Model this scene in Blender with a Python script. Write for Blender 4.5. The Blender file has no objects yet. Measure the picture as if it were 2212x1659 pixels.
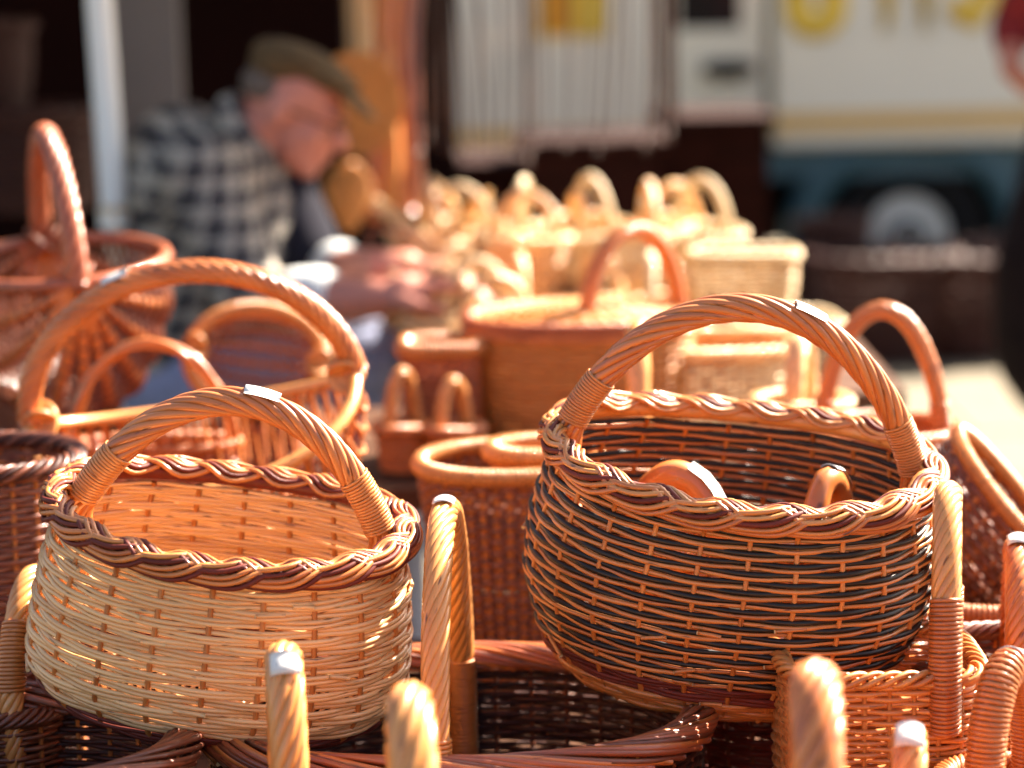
import bpy, math, random
import numpy as np
from mathutils import Matrix, Vector, Euler

random.seed(7); rng = np.random.default_rng(7)
R = math.radians; PI = math.pi
scene = bpy.context.scene
COL = scene.collection

# ------------------------------------------------------------------ camera, sky, sun, exposure
CAM_H, PITCH, ROLL, LENS = 1.45, 10.0, -1.2, 85.0
camd = bpy.data.cameras.new('camera'); cam = bpy.data.objects.new('camera', camd); COL.objects.link(cam)
camd.lens = LENS; camd.sensor_width = 36.0; camd.clip_start = 0.05; camd.clip_end = 600
CAMM = Matrix.Translation((0, 0, CAM_H)) @ Matrix.Rotation(R(90 - PITCH), 4, 'X') @ Matrix.Rotation(R(ROLL), 4, 'Z')
cam.matrix_world = CAMM
camd.dof.use_dof = True; camd.dof.focus_distance = 2.22; camd.dof.aperture_fstop = 2.5; camd.dof.aperture_blades = 0
scene.camera = cam

SUN_DIR = Vector((0.60, 0.50, 0.66)).normalized()          # towards the sun
world = bpy.data.worlds.new('World'); scene.world = world; world.use_nodes = True
wn = world.node_tree.nodes; wl = world.node_tree.links
for n in list(wn): wn.remove(n)
sky = wn.new('ShaderNodeTexSky'); sky.sky_type = 'NISHITA'; sky.sun_disc = False
sky.sun_elevation = math.asin(SUN_DIR.z); sky.sun_rotation = math.atan2(SUN_DIR.x, SUN_DIR.y)
sky.air_density = 1.0; sky.dust_density = 3.0; sky.ozone_density = 1.0
bg = wn.new('ShaderNodeBackground'); bg.inputs['Strength'].default_value = 0.05
wo = wn.new('ShaderNodeOutputWorld')
wl.new(sky.outputs[0], bg.inputs[0]); wl.new(bg.outputs[0], wo.inputs[0])
sund = bpy.data.lights.new('sun', 'SUN'); sund.energy = 5.0; sund.angle = R(0.53); sund.color = (1.0, 0.93, 0.83)
sun = bpy.data.objects.new('sun', sund); COL.objects.link(sun)
sun.rotation_euler = SUN_DIR.to_track_quat('Z', 'Y').to_euler(); sun.location = (3, 3, 6)
vs = scene.view_settings
scene.display_settings.display_device = 'sRGB'
vs.view_transform = 'Standard'; vs.look = 'None'; vs.gamma = 1.0; vs.use_curve_mapping = False
vs.exposure = 2.62
vs.use_white_balance = True; vs.white_balance_temperature = 7150; vs.white_balance_tint = 13
cy = scene.cycles
cy.max_bounces = 8; cy.diffuse_bounces = 4; cy.glossy_bounces = 3; cy.transmission_bounces = 4
cy.caustics_reflective = False; cy.caustics_refractive = False
cy.use_denoising = True; cy.sample_clamp_indirect = 8.0; cy.sample_clamp_direct = 0.0

F = LENS / 36.0 * 2212.0
def at(px, py, d):
    """point seen at (px, py) of the 2212-wide photograph, d metres along the view axis"""
    return CAMM @ Vector(((px - 1106) / F * d, -(py - 829.5) / F * d, -d))
def mm(px, d): return px * d / F

# ------------------------------------------------------------------ materials
def new_mat(name):
    m = bpy.data.materials.new(name); m.use_nodes = True
    nt = m.node_tree; b = nt.nodes['Principled BSDF']
    return m, nt, b
def willow(name, base, var=0.35, rough=0.38, coat=0.35, knots=True, spec=.5):
    m, nt, b = new_mat(name); N = nt.nodes.new; L = nt.links.new
    at_ = N('ShaderNodeAttribute'); at_.attribute_name = 'rod'
    sep = N('ShaderNodeSeparateXYZ'); L(at_.outputs['Vector'], sep.inputs[0])
    oi = N('ShaderNodeObjectInfo')
    add = N('ShaderNodeMath'); add.operation = 'MULTIPLY_ADD'; L(oi.outputs['Random'], add.inputs[0]); add.inputs[1].default_value = 37.0; L(sep.outputs['Z'], add.inputs[2])
    # slow tone change along the rod, different for every rod
    c1 = N('ShaderNodeCombineXYZ'); s1 = N('ShaderNodeMath'); s1.operation = 'MULTIPLY'; s1.inputs[1].default_value = 9.0
    L(sep.outputs['X'], s1.inputs[0]); L(s1.outputs[0], c1.inputs['X']); L(add.outputs[0], c1.inputs['Y'])
    n1 = N('ShaderNodeTexNoise'); n1.inputs['Scale'].default_value = 1.0; n1.inputs['Detail'].default_value = 3.0; L(c1.outputs[0], n1.inputs['Vector'])
    # fine grain running along the rod
    c2 = N('ShaderNodeCombineXYZ'); s2 = N('ShaderNodeMath'); s2.operation = 'MULTIPLY'; s2.inputs[1].default_value = 60.0
    s3 = N('ShaderNodeMath'); s3.operation = 'MULTIPLY'; s3.inputs[1].default_value = 2.5
    L(sep.outputs['X'], s2.inputs[0]); L(s2.outputs[0], c2.inputs['X']); L(sep.outputs['Y'], s3.inputs[0]); L(s3.outputs[0], c2.inputs['Y']); L(add.outputs[0], c2.inputs['Z'])
    n2 = N('ShaderNodeTexNoise'); n2.inputs['Scale'].default_value = 1.0; n2.inputs['Detail'].default_value = 4.0; L(c2.outputs[0], n2.inputs['Vector'])
    wn_ = N('ShaderNodeTexWhiteNoise'); wn_.noise_dimensions = '1D'; L(add.outputs[0], wn_.inputs['W'])
    m1 = N('ShaderNodeMath'); m1.operation = 'MULTIPLY_ADD'; L(n1.outputs['Fac'], m1.inputs[0]); m1.inputs[1].default_value = 0.7
    m2 = N('ShaderNodeMath'); m2.operation = 'MULTIPLY'; L(wn_.outputs['Value'], m2.inputs[0]); m2.inputs[1].default_value = 0.6
    L(m2.outputs[0], m1.inputs[2])
    m3 = N('ShaderNodeMath'); m3.operation = 'MULTIPLY_ADD'; L(n2.outputs['Fac'], m3.inputs[0]); m3.inputs[1].default_value = 0.35; L(m1.outputs[0], m3.inputs[2])
    ramp = N('ShaderNodeValToRGB'); e = ramp.color_ramp.elements
    d = [base[0] * (1 - var * .75), base[1] * (1 - var * 1.1), base[2] * (1 - var * 1.25)]
    l = [min(.85, base[0] * (1 + var * .45)), min(.85, base[1] * (1 + var * .6)), min(.8, base[2] * (1 + var * .7))]
    e[0].position = .40; e[0].color = (*d, 1); e[1].position = 1.0; e[1].color = (*l, 1)
    mid = e.new(.74); mid.color = (*base, 1)
    L(m3.outputs[0], ramp.inputs[0])
    out = ramp.outputs[0]
    if knots:   # dark specks where side shoots were trimmed
        c3 = N('ShaderNodeCombineXYZ'); s4 = N('ShaderNodeMath'); s4.operation = 'MULTIPLY'; s4.inputs[1].default_value = 55.0
        L(sep.outputs['X'], s4.inputs[0]); L(s4.outputs[0], c3.inputs['X']); L(sep.outputs['Y'], c3.inputs['Y']); L(add.outputs[0], c3.inputs['Z'])
        n3 = N('ShaderNodeTexNoise'); n3.inputs['Scale'].default_value = .9; n3.inputs['Detail'].default_value = 1.0; L(c3.outputs[0], n3.inputs['Vector'])
        mr = N('ShaderNodeMapRange'); mr.inputs[1].default_value = .66; mr.inputs[2].default_value = .75; L(n3.outputs['Fac'], mr.inputs[0])
        mx = N('ShaderNodeMix'); mx.data_type = 'RGBA'; L(mr.outputs[0], mx.inputs[0]); L(out, mx.inputs[6])
        mx.inputs[7].default_value = (base[0] * .28, base[1] * .2, base[2] * .18, 1); out = mx.outputs[2]
    L(out, b.inputs['Base Color'])
    rr = N('ShaderNodeMapRange'); rr.inputs[3].default_value = rough - .08; rr.inputs[4].default_value = rough + .14; L(n1.outputs['Fac'], rr.inputs[0]); L(rr.outputs[0], b.inputs['Roughness'])
    b.inputs['Coat Weight'].default_value = coat; b.inputs['Coat Roughness'].default_value = .085; b.inputs['Specular IOR Level'].default_value = spec
    bp = N('ShaderNodeBump'); bp.inputs['Strength'].default_value = .45; bp.inputs['Distance'].default_value = .0006
    L(n2.outputs['Fac'], bp.inputs['Height']); L(bp.outputs[0], b.inputs['Normal'])
    return m
def plain(name, col, rough=.7, var=.2, scale=6.0, bump=0.0, metal=0.0, coat=0.0):
    m, nt, b = new_mat(name); N = nt.nodes.new; L = nt.links.new
    tc = N('ShaderNodeTexCoord'); n = N('ShaderNodeTexNoise'); n.inputs['Scale'].default_value = scale; n.inputs['Detail'].default_value = 6
    L(tc.outputs['Object'], n.inputs['Vector'])
    ramp = N('ShaderNodeValToRGB'); e = ramp.color_ramp.elements
    e[0].position = .3; e[0].color = (*[c * (1 - var) for c in col], 1); e[1].position = .7; e[1].color = (*[min(.9, c * (1 + var)) for c in col], 1)
    L(n.outputs['Fac'], ramp.inputs[0]); L(ramp.outputs[0], b.inputs['Base Color'])
    b.inputs['Specular IOR Level'].default_value = .5 if max(col) > .06 else .12; b.inputs['Roughness'].default_value = rough; b.inputs['Metallic'].default_value = metal; b.inputs['Coat Weight'].default_value = coat
    if bump:
        bp = N('ShaderNodeBump'); bp.inputs['Strength'].default_value = bump; bp.inputs['Distance'].default_value = .004
        L(n.outputs['Fac'], bp.inputs['Height']); L(bp.outputs[0], b.inputs['Normal'])
    return m
def wood(name, col, rough=.6):
    m, nt, b = new_mat(name); N = nt.nodes.new; L = nt.links.new
    tc = N('ShaderNodeTexCoord'); mp = N('ShaderNodeMapping'); mp.inputs['Scale'].default_value = (3, 40, 40)
    oi = N('ShaderNodeObjectInfo'); L(tc.outputs['Object'], mp.inputs['Vector'])
    n = N('ShaderNodeTexNoise'); n.noise_dimensions = '4D'; n.inputs['Scale'].default_value = 1.0; n.inputs['Detail'].default_value = 6
    L(mp.outputs[0], n.inputs['Vector']); mu = N('ShaderNodeMath'); mu.operation = 'MULTIPLY'; mu.inputs[1].default_value = 20; L(oi.outputs['Random'], mu.inputs[0]); L(mu.outputs[0], n.inputs['W'])
    ramp = N('ShaderNodeValToRGB'); e = ramp.color_ramp.elements
    e[0].position = .3; e[0].color = (*[c * .5 for c in col], 1); e[1].position = .75; e[1].color = (*[c * 1.25 for c in col], 1)
    L(n.outputs['Fac'], ramp.inputs[0]); L(ramp.outputs[0], b.inputs['Base Color']); b.inputs['Roughness'].default_value = rough; b.inputs['Specular IOR Level'].default_value = .15
    return m
def plaid(name):
    m, nt, b = new_mat(name); N = nt.nodes.new; L = nt.links.new
    tc = N('ShaderNodeTexCoord'); sep = N('ShaderNodeSeparateXYZ'); L(tc.outputs['Object'], sep.inputs[0])
    # checks run over the body: one set of bands climbs the torso, the other goes round it
    def bands(sock, freq, ph, w):
        a = N('ShaderNodeMath'); a.operation = 'MULTIPLY_ADD'; L(sock, a.inputs[0]); a.inputs[1].default_value = freq; a.inputs[2].default_value = ph
        f = N('ShaderNodeMath'); f.operation = 'FRACT'; L(a.outputs[0], f.inputs[0])
        g = N('ShaderNodeMath'); g.operation = 'LESS_THAN'; L(f.outputs[0], g.inputs[0]); g.inputs[1].default_value = w
        return g.outputs[0]
    sx = N('ShaderNodeMath'); sx.operation = 'MULTIPLY_ADD'; L(sep.outputs['Z'], sx.inputs[0]); sx.inputs[1].default_value = -.35; L(sep.outputs['X'], sx.inputs[2])
    sy = N('ShaderNodeMath'); sy.operation = 'MULTIPLY_ADD'; L(sep.outputs['Y'], sy.inputs[0]); sy.inputs[1].default_value = .6; L(sx.outputs[0], sy.inputs[2])
    a = bands(sy.outputs[0], 21, .3, .45); c = bands(sep.outputs['Z'], 21, .1, .45); t1 = bands(sy.outputs[0], 21, .55, .1); t2 = bands(sep.outputs['Z'], 21, .35, .1)
    s = N('ShaderNodeMath'); s.operation = 'ADD'; L(a, s.inputs[0]); L(c, s.inputs[1])
    s_ = N('ShaderNodeMath'); s_.operation = 'MULTIPLY'; L(s.outputs[0], s_.inputs[0]); s_.inputs[1].default_value = .5
    t = N('ShaderNodeMath'); t.operation = 'MAXIMUM'; L(t1, t.inputs[0]); L(t2, t.inputs[1])
    ramp = N('ShaderNodeValToRGB'); ramp.color_ramp.interpolation = 'CONSTANT'; e = ramp.color_ramp.elements
    e[0].position = 0; e[0].color = (.30, .275, .23, 1); e[1].position = .8; e[1].color = (.024, .022, .024, 1)
    k = e.new(.3); k.color = (.085, .08, .08, 1)
    L(s_.outputs[0], ramp.inputs[0])
    mx = N('ShaderNodeMix'); mx.data_type = 'RGBA'; L(t.outputs[0], mx.inputs[0]); L(ramp.outputs[0], mx.inputs[6]); mx.inputs[7].default_value = (.30, .27, .22, 1)
    L(mx.outputs[2], b.inputs['Base Color']); b.inputs['Roughness'].default_value = .9
    return m
def tag_mat(name):
    m, nt, b = new_mat(name); N = nt.nodes.new; L = nt.links.new
    at_ = N('ShaderNodeAttribute'); at_.attribute_name = 'rod'
    mp = N('ShaderNodeMapping'); mp.inputs['Scale'].default_value = (420, 5, 1); L(at_.outputs['Vector'], mp.inputs['Vector'])
    n = N('ShaderNodeTexNoise'); n.inputs['Scale'].default_value = 1; n.inputs['Detail'].default_value = 2; L(mp.outputs[0], n.inputs['Vector'])
    ramp = N('ShaderNodeValToRGB'); e = ramp.color_ramp.elements
    e[0].position = .62; e[0].color = (.64, .64, .62, 1); e[1].position = .68; e[1].color = (.25, .27, .32, 1)
    L(n.outputs['Fac'], ramp.inputs[0]); L(ramp.outputs[0], b.inputs['Base Color']); b.inputs['Roughness'].default_value = .5
    return m

M = dict(
    pale=willow('peeled_willow', (.74, .435, .195), .28, .34, .5),
    gold=willow('golden_willow', (.58, .235, .064), .34, .34, .55),
    tan=willow('tan_willow', (.54, .185, .045), .32, .35, .5),
    orange=willow('orange_willow', (.50, .148, .035), .36, .35, .55),
    stake=willow('stake_willow', (.44, .15, .038), .3, .42, .25, False),
    red=willow('red_brown_willow', (.32, .080, .030), .36, .37, .45),
    brown=willow('brown_willow', (.17, .045, .019), .38, .4, .35),
    maroon=willow('maroon_willow', (.13, .020, .012), .45, .5, .10, False, .25),
    black=willow('black_willow', (.010, .0065, .0055), .45, .42, .22, False, .35),
    straw=willow('straw_cane', (.66, .50, .29), .25, .5, .15),
    honey=willow('honey_cane', (.54, .21, .045), .2, .5, .2, False),
    shade=willow('shade_darkened_willow', (.045, .011, .007), .4, .5, .1, False, .3),  # willow colour darkened to stand for deep shade low among the baskets
    paper=tag_mat('paper_tag'),
    cut=plain('cut_willow', (.75, .58, .33), .6),
    wood=wood('table_wood', (.10, .045, .025)),
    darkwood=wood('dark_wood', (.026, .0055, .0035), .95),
    paving=plain('paving_stone', (.155, .13, .085), .9, .18, 5, .3),
    ground=plain('ground_dust', (.14, .118, .08), .95, .2, 3, .3),
    polewhite=plain('white_painted_tube', (.78, .77, .68), .35, .06, 3),
    grey=plain('grey_panel_paint', (.16, .145, .15), .6, .1, 2),
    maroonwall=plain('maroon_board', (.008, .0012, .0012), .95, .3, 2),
    cream=plain('cream_van_paint', (.80, .77, .66), .32, .03, 1.5, 0, 0, .4),
    ochre=plain('ochre_stripe_paint', (.74, .46, .15), .4, .06, 2),
    yellow=plain('yellow_letter_paint', (.82, .55, .06), .4, .1, 4),
    teal=plain('teal_chassis_paint', (.035, .10, .125), .45, .2, 2),
    rubber=plain('tyre_rubber', (.015, .014, .014), .8, .2, 10),
    hub=plain('white_hub_paint', (.66, .64, .58), .4, .1, 6),
    black_p=plain('black_plastic', (.012, .01, .01), .5, .2, 6),
    glass=plain('dark_glass', (.02, .018, .018), .08, .1, 2),
    cloth=plain('white_canvas', (.55, .50, .42), .9, .08, 4),
    skin=plain('weathered_skin', (.50, .195, .14), .5, .14, 14),
    hair=plain('grey_hair', (.11, .085, .07), .8, .3, 40),
    cap=plain('olive_tweed', (.085, .050, .018), .95, .35, 60, .4),
    jeans=plain('blue_denim', (.21, .24, .36), .9, .25, 40, .2),
    navy=plain('navy_cloth', (.014, .014, .022), .9, .2, 20),
    redcloth=plain('red_knit', (.20, .012, .018), .9, .3, 25),
    blackcloth=plain('black_cloth', (.012, .008, .010), .9, .3, 15),
    leather=plain('brown_leather', (.07, .032, .022), .6, .3, 12),
    whitecord=plain('pale_cord', (.45, .38, .33), .8, .1, 20),
    plaid=plaid('plaid_shirt_cloth'),
    shirtwhite=plain('pale_cuff_cloth', (.62, .66, .66), .9, .1, 10),
)

# ------------------------------------------------------------------ mesh helpers
class MB:
    """collects tubes and solids, then links them as ONE mesh object"""
    def __init__(s): s.v = []; s.a = []; s.q = []; s.sm = []; s.mi = []; s.n = 0
    def add(s, V, Fs, attr=None, smooth=True, mi=0):
        V = np.asarray(V, float); s.v.append(V)
        s.a.append(np.zeros((len(V), 3)) if attr is None else attr)
        for f in Fs:
            f = np.asarray(f, int); s.q.append(f + s.n); s.sm.append(np.full(len(f), smooth)); s.mi.append(np.full(len(f), mi))
        s.n += len(V)
    def tube(s, P, r, sides=6, closed=False, ref=(0, 0, 1), cap=True, capmi=0, flat=1.0, rnd=None):
        P = np.asarray(P, float); n = len(P); r = np.broadcast_to(np.asarray(r, float), (n,))
        if closed: T = np.roll(P, -1, 0) - np.roll(P, 1, 0)
        else: T = np.gradient(P, axis=0)
        T /= np.linalg.norm(T, axis=1)[:, None] + 1e-12
        Rf = np.broadcast_to(np.asarray(ref, float), (n, 3))
        A = Rf - (Rf * T).sum(1)[:, None] * T; A /= np.linalg.norm(A, axis=1)[:, None] + 1e-12
        B = np.cross(T, A)
        th = np.linspace(0, 2 * PI, sides, endpoint=False)
        V = P[:, None, :] + r[:, None, None] * (np.cos(th)[None, :, None] * A[:, None, :] * flat + np.sin(th)[None, :, None] * B[:, None, :])
        ln = np.concatenate([[0], np.cumsum(np.linalg.norm(np.diff(P, axis=0), axis=1))])
        at_ = np.empty((n, sides, 3)); at_[..., 0] = ln[:, None]; at_[..., 1] = th[None]; at_[..., 2] = rng.random() * 50 if rnd is None else rnd
        m = n if closed else n - 1
        i = np.arange(m)[:, None]; j = np.arange(sides)[None]; i2 = (i + 1) % n; j2 = (j + 1) % sides
        Q = np.stack([i * sides + j, i2 * sides + j, i2 * sides + j2, i * sides + j2], -1).reshape(-1, 4)
        s.add(V.reshape(-1, 3), [Q], at_.reshape(-1, 3))
        if cap and not closed:
            b0 = s.n - n * sides
            for base, fl in ((b0, 1), (b0 + (n - 1) * sides, 0)):
                f = np.arange(sides) + base
                if fl: f = f[::-1]
                s.q.append(f[None]); s.sm.append(np.array([False])); s.mi.append(np.array([capmi]))
        return s
    def box(s, lo, hi, mi=0):
        x0, y0, z0 = lo; x1, y1, z1 = hi
        V = [(x0, y0, z0), (x1, y0, z0), (x1, y1, z0), (x0, y1, z0), (x0, y0, z1), (x1, y0, z1), (x1, y1, z1), (x0, y1, z1)]
        s.add(V, [[(0, 3, 2, 1), (4, 5, 6, 7), (0, 1, 5, 4), (1, 2, 6, 5), (2, 3, 7, 6), (3, 0, 4, 7)]], None, False, mi); return s
    def ell(s, c, r, rot=None, nu=16, nv=10):
        u = np.linspace(0, 2 * PI, nu, endpoint=False); v = np.linspace(0, PI, nv + 1)[1:-1]
        V = [(0, 0, 1)] + [(math.sin(b) * math.cos(a), math.sin(b) * math.sin(a), math.cos(b)) for b in v for a in u] + [(0, 0, -1)]
        V = np.array(V) * np.asarray(r)
        if rot is not None: V = V @ np.array(rot.to_matrix() if hasattr(rot, 'to_matrix') else rot).T
        V = V + np.asarray(c); k = len(v)
        t = [(0, 1 + i, 1 + (i + 1) % nu) for i in range(nu)] + [(1 + (k - 1) * nu + (i + 1) % nu, 1 + (k - 1) * nu + i, 1 + k * nu) for i in range(nu)]
        q = [(1 + a * nu + i, 1 + (a + 1) * nu + i, 1 + (a + 1) * nu + (i + 1) % nu, 1 + a * nu + (i + 1) % nu) for a in range(k - 1) for i in range(nu)]
        s.add(V, [t, q]); return s
    def cap(s, a, b, ra, rb, sides=14):
        """tapered limb segment with round ends"""
        a = np.asarray(a, float); b = np.asarray(b, float)
        d = b - a; ref = (0, 0, 1) if abs(d[2]) < .8 * np.linalg.norm(d) else (0, 1, 0)
        P = np.linspace(a, b, 6); s.tube(P, np.linspace(ra, rb, 6), sides, ref=ref)
        s.ell(a, (ra,) * 3, None, 12, 8); s.ell(b, (rb,) * 3, None, 12, 8); return s
    def mesh(s, name):
        V = np.concatenate(s.v); A = np.concatenate(s.a); me = bpy.data.meshes.new(name)
        me.vertices.add(len(V)); me.vertices.foreach_set('co', V.ravel())
        tot = np.concatenate([np.full(len(f), f.shape[1]) for f in s.q]); idx = np.concatenate([f.ravel() for f in s.q])
        me.loops.add(len(idx)); me.loops.foreach_set('vertex_index', idx.astype(np.int32))
        me.polygons.add(len(tot)); me.polygons.foreach_set('loop_start', np.concatenate([[0], np.cumsum(tot)[:-1]]).astype(np.int32))
        me.polygons.foreach_set('use_smooth', np.concatenate(s.sm)); me.polygons.foreach_set('material_index', np.concatenate(s.mi).astype(np.int32))
        me.update(calc_edges=True)
        a = me.attributes.new('rod', 'FLOAT_VECTOR', 'POINT'); a.data.foreach_set('vector', A.ravel())
        return me
    def build(s, name, mat, parent=None, mat2=None):
        me = s.mesh(name); me.materials.append(M[mat] if isinstance(mat, str) else mat)
        if mat2: me.materials.append(M[mat2])
        o = bpy.data.objects.new(name, me); COL.objects.link(o)
        if parent is not None: o.parent = parent
        return o
def tag(o, label=None, cat=None, group=None, kind=None):
    if label: o['label'] = label
    if cat: o['category'] = cat
    if group: o['group'] = group
    if kind: o['kind'] = kind
    return o
def empty(name, loc, roll=0, tilt=0, yaw=0):
    o = bpy.data.objects.new(name, None); COL.objects.link(o); o.empty_display_size = .05
    m = Matrix.Rotation(R(roll), 4, 'Y') @ Matrix.Rotation(R(tilt), 4, 'X') @ Matrix.Rotation(R(yaw), 4, 'Z')
    o.location = loc; o.rotation_euler = m.to_euler(); return o
def copy_tree(o, parent=None):
    c = o.copy(); COL.objects.link(c)
    if parent is not None: c.parent = parent
    for ch in list(o.children): copy_tree(ch, c)
    return c
def smooth_noise(n, k, amp):
    """closed low frequency wobble with n samples"""
    t = np.linspace(0, 2 * PI, n, endpoint=False); y = np.zeros(n)
    for f in range(1, k + 1): y += rng.normal() * np.cos(f * t + rng.random() * 6.28) / f ** .5
    return amp * y / max(1e-9, np.abs(y).max())

# ------------------------------------------------------------------ basket builders
class Plan:
    """super-ellipse outline walked by arc length"""
    def __init__(s, a, b, e=2.0, bulge=0.0):
        t = np.linspace(0, 2 * PI, 1441)
        c, sn = np.cos(t), np.sin(t)
        x = a * np.sign(c) * np.abs(c) ** (2 / e); y = b * np.sign(sn) * np.abs(sn) ** (2 / e)
        l = np.concatenate([[0], np.cumsum(np.hypot(np.diff(x), np.diff(y)))])
        s.x, s.y, s.l, s.len, s.a, s.b = x, y, l / l[-1], l[-1], a, b
    def p(s, u):
        u = np.mod(u, 1.0); x = np.interp(u, s.l, s.x); y = np.interp(u, s.l, s.y)
        d = .004; dx = np.interp(np.mod(u + d, 1), s.l, s.x) - np.interp(np.mod(u - d, 1), s.l, s.x); dy = np.interp(np.mod(u + d, 1), s.l, s.y) - np.interp(np.mod(u - d, 1), s.l, s.y)
        k = np.hypot(dx, dy) + 1e-12
        return x, y, dy / k, -dx / k         # position and outward normal
def rim_curve(plan, u, h, saddle, sc=1.0):
    x, y, nx, ny = plan.p(u)
    z = h + saddle * (x / plan.a) ** 2
    return np.stack([x * sc, y * sc, z], -1), np.stack([nx, ny, np.zeros_like(nx)], -1)

def weave_body(root, plan, h, prof, rows, rr, nst, rs, mats, saddle=0.0, sides=6, split=True, pair=2, base='stake', per=5, wall_mat=None, bottom=True, wobble=.0012, wale=None):
    """stakes and rows of rods woven in and out of them; prof maps 0..1 height to plan scale"""
    hs = [p[0] for p in prof]; ss = [p[1] for p in prof]
    amp = (rs + rr) * .38
    acc = MB(); stk = MB()
    us = np.arange(nst) / nst
    for j in range(rows):
        f = (j + .5) / rows; n = nst * per; u = np.arange(n) / n
        par = (j // pair) % 2
        w = np.cos(PI * nst * u + PI * par); w = np.sign(w) * np.abs(w) ** .75
        zz = f * h + smooth_noise(n, 5, wobble)
        x, y, nx, ny = plan.p(u); zz = zz + saddle * f * f * (x / plan.a) ** 2
        sc = np.interp(f, hs, ss)
        off = w * amp + smooth_noise(n, 7, .0006)
        mat, kr = mats(j)
        if wale and mat == wale: off = off * 1.0 + .0015; 
        P = np.stack([x * sc + nx * off, y * sc + ny * off, zz], -1)
        r = rr * kr * (1 + smooth_noise(n, 3, .16) + smooth_noise(n, 11, .05))
        if split:
            m = MB(); m.tube(P, r, sides, True); m.build('weaver', mat, root)
        else: acc.tube(P, r, sides, True)
    if not split and rows: tag(acc.build('woven_wall', wall_mat or mats(0)[0], root), kind='stuff')
    fz = np.linspace(0, 1, 14)
    for i in range(nst):
        x, y, nx, ny = plan.p(np.array([us[i]])); sc = np.interp(fz, hs, ss)
        P = np.stack([x[0] * sc, y[0] * sc, fz * h + saddle * fz * fz * (x[0] / plan.a) ** 2], -1)
        m = MB() if split else stk
        m.tube(P, rs, max(5, sides - 2), ref=(nx[0], ny[0], .01))
        if split: m.build('stake', base, root)
    if not split: tag(stk.build('stake', base, root), kind='stuff')
    if bottom:   # woven floor: spiral rings over base sticks
        b = MB(); s0 = ss[0]
        n = 56; u = np.arange(n) / n; nr = max(5, int(min(plan.a, plan.b) * s0 / (rr * 2.4)))
        for k in range(nr):
            q = (k + .6) / nr; x, y, nx, ny = plan.p(u)
            b.tube(np.stack([x * s0 * q, y * s0 * q, .004 + np.cos(PI * 14 * u + PI * k) * rr * .6], -1), rr, 5, True)
        tag(b.build('base_weave', wall_mat or mats(rows // 2)[0], root), kind='stuff')

def braid_border(root, plan, h, saddle, turns, a, bz, rod, mats, sides=7, skew=.55, rho=.0118, mid=62, sc=1.0, per=30, gap=1.95):
    """three-strand plait rolled over the rim: each strand is a ribbon of rods running side by side"""
    n = int(turns * per); ph = np.linspace(0, 2 * PI * turns, n, endpoint=False); u = ph / (2 * PI * turns)
    ds = plan.len * sc / n; V = np.array([0, 0, 1.0])
    C0, U0 = rim_curve(plan, -u, h, saddle, sc)
    m = MB(); m.tube(C0, rho - bz - rod * .35, 10, True); m.build('border_core', mats[1], root)
    wob = 1 + smooth_noise(n, 14, .07)
    for g in range(3):
        q = ph + g * 2 * PI / 3; q2 = q + skew * np.cos(q)
        w = a * wob * np.sin(q2); z = bz * np.sin(2 * q2)
        dw = (np.roll(w, -1) - np.roll(w, 1)) / (2 * ds); L_ = np.sqrt(1 + dw ** 2)
        k = len(mats)
        for i, mt in enumerate(mats):
            o = (i - (k - 1) / 2) * rod * gap * (1 + smooth_noise(n, 8, .06))
            wi = w + o / L_; si = -dw * o / L_ / (ds * n)          # sideways shift inside the plait's own surface
            Ci, Ui = rim_curve(plan, -(u + si), h, saddle, sc); al = R(mid) - wi / rho
            rr_ = rho + z + smooth_noise(n, 12, .0007)
            P = Ci + Ui * (rr_ * np.cos(al))[:, None] + V * (rr_ * np.sin(al))[:, None]
            m = MB(); m.tube(P, rod * (1 + smooth_noise(n, 9, .16)), sides, True, ref=Ui * np.cos(al)[:, None] + V * np.sin(al)[:, None])
            m.build('border_rod', mt, root)
def rod_butts(root, plan, h, prof, saddle, num, r, mat):
    """cut ends of weaving rods left standing a little out of the wall"""
    hs = [p[0] for p in prof]; ss = [p[1] for p in prof]
    for k in range(num):
        u = rng.random(); f = .12 + .8 * rng.random(); dr = 1 if rng.random() < .5 else -1; t = np.linspace(0, .018 + .010 * rng.random(), 6)
        x, y, nx, ny = plan.p(u + dr * t / plan.len); sc = np.interp(f, hs, ss); out = .0028 + .0035 * (t / t[-1]) ** 2
        P = np.stack([x * sc + nx * out, y * sc + ny * out, f * h + saddle * f * f * (x / plan.a) ** 2 + t * .15 * rng.normal()], -1)
        m = MB(); m.tube(P, r, 7, capmi=1); m.build('rod_end', mat, root, mat2='cut')
def rope_border(root, plan, h, saddle, turns, a, rod, nrod, mats, sides=6, sc=1.0, name='border_rod', split=True, per=16):
    n = int(turns * per); t = np.linspace(0, 1, n, endpoint=False)
    C, U = rim_curve(plan, t, h, saddle, sc); acc = MB()
    for g in range(nrod):
        q = 2 * PI * (turns * t + g / nrod)
        P = C + U * (a * np.cos(q))[:, None] + np.array([0, 0, 1.0]) * (a * .8 * np.sin(q))[:, None]
        m = MB() if split else acc
        m.tube(P, rod, sides, True)
        if split: m.build(name, mats[g % len(mats)], root)
    if not split: acc.build('border', mats[0], root)
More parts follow.
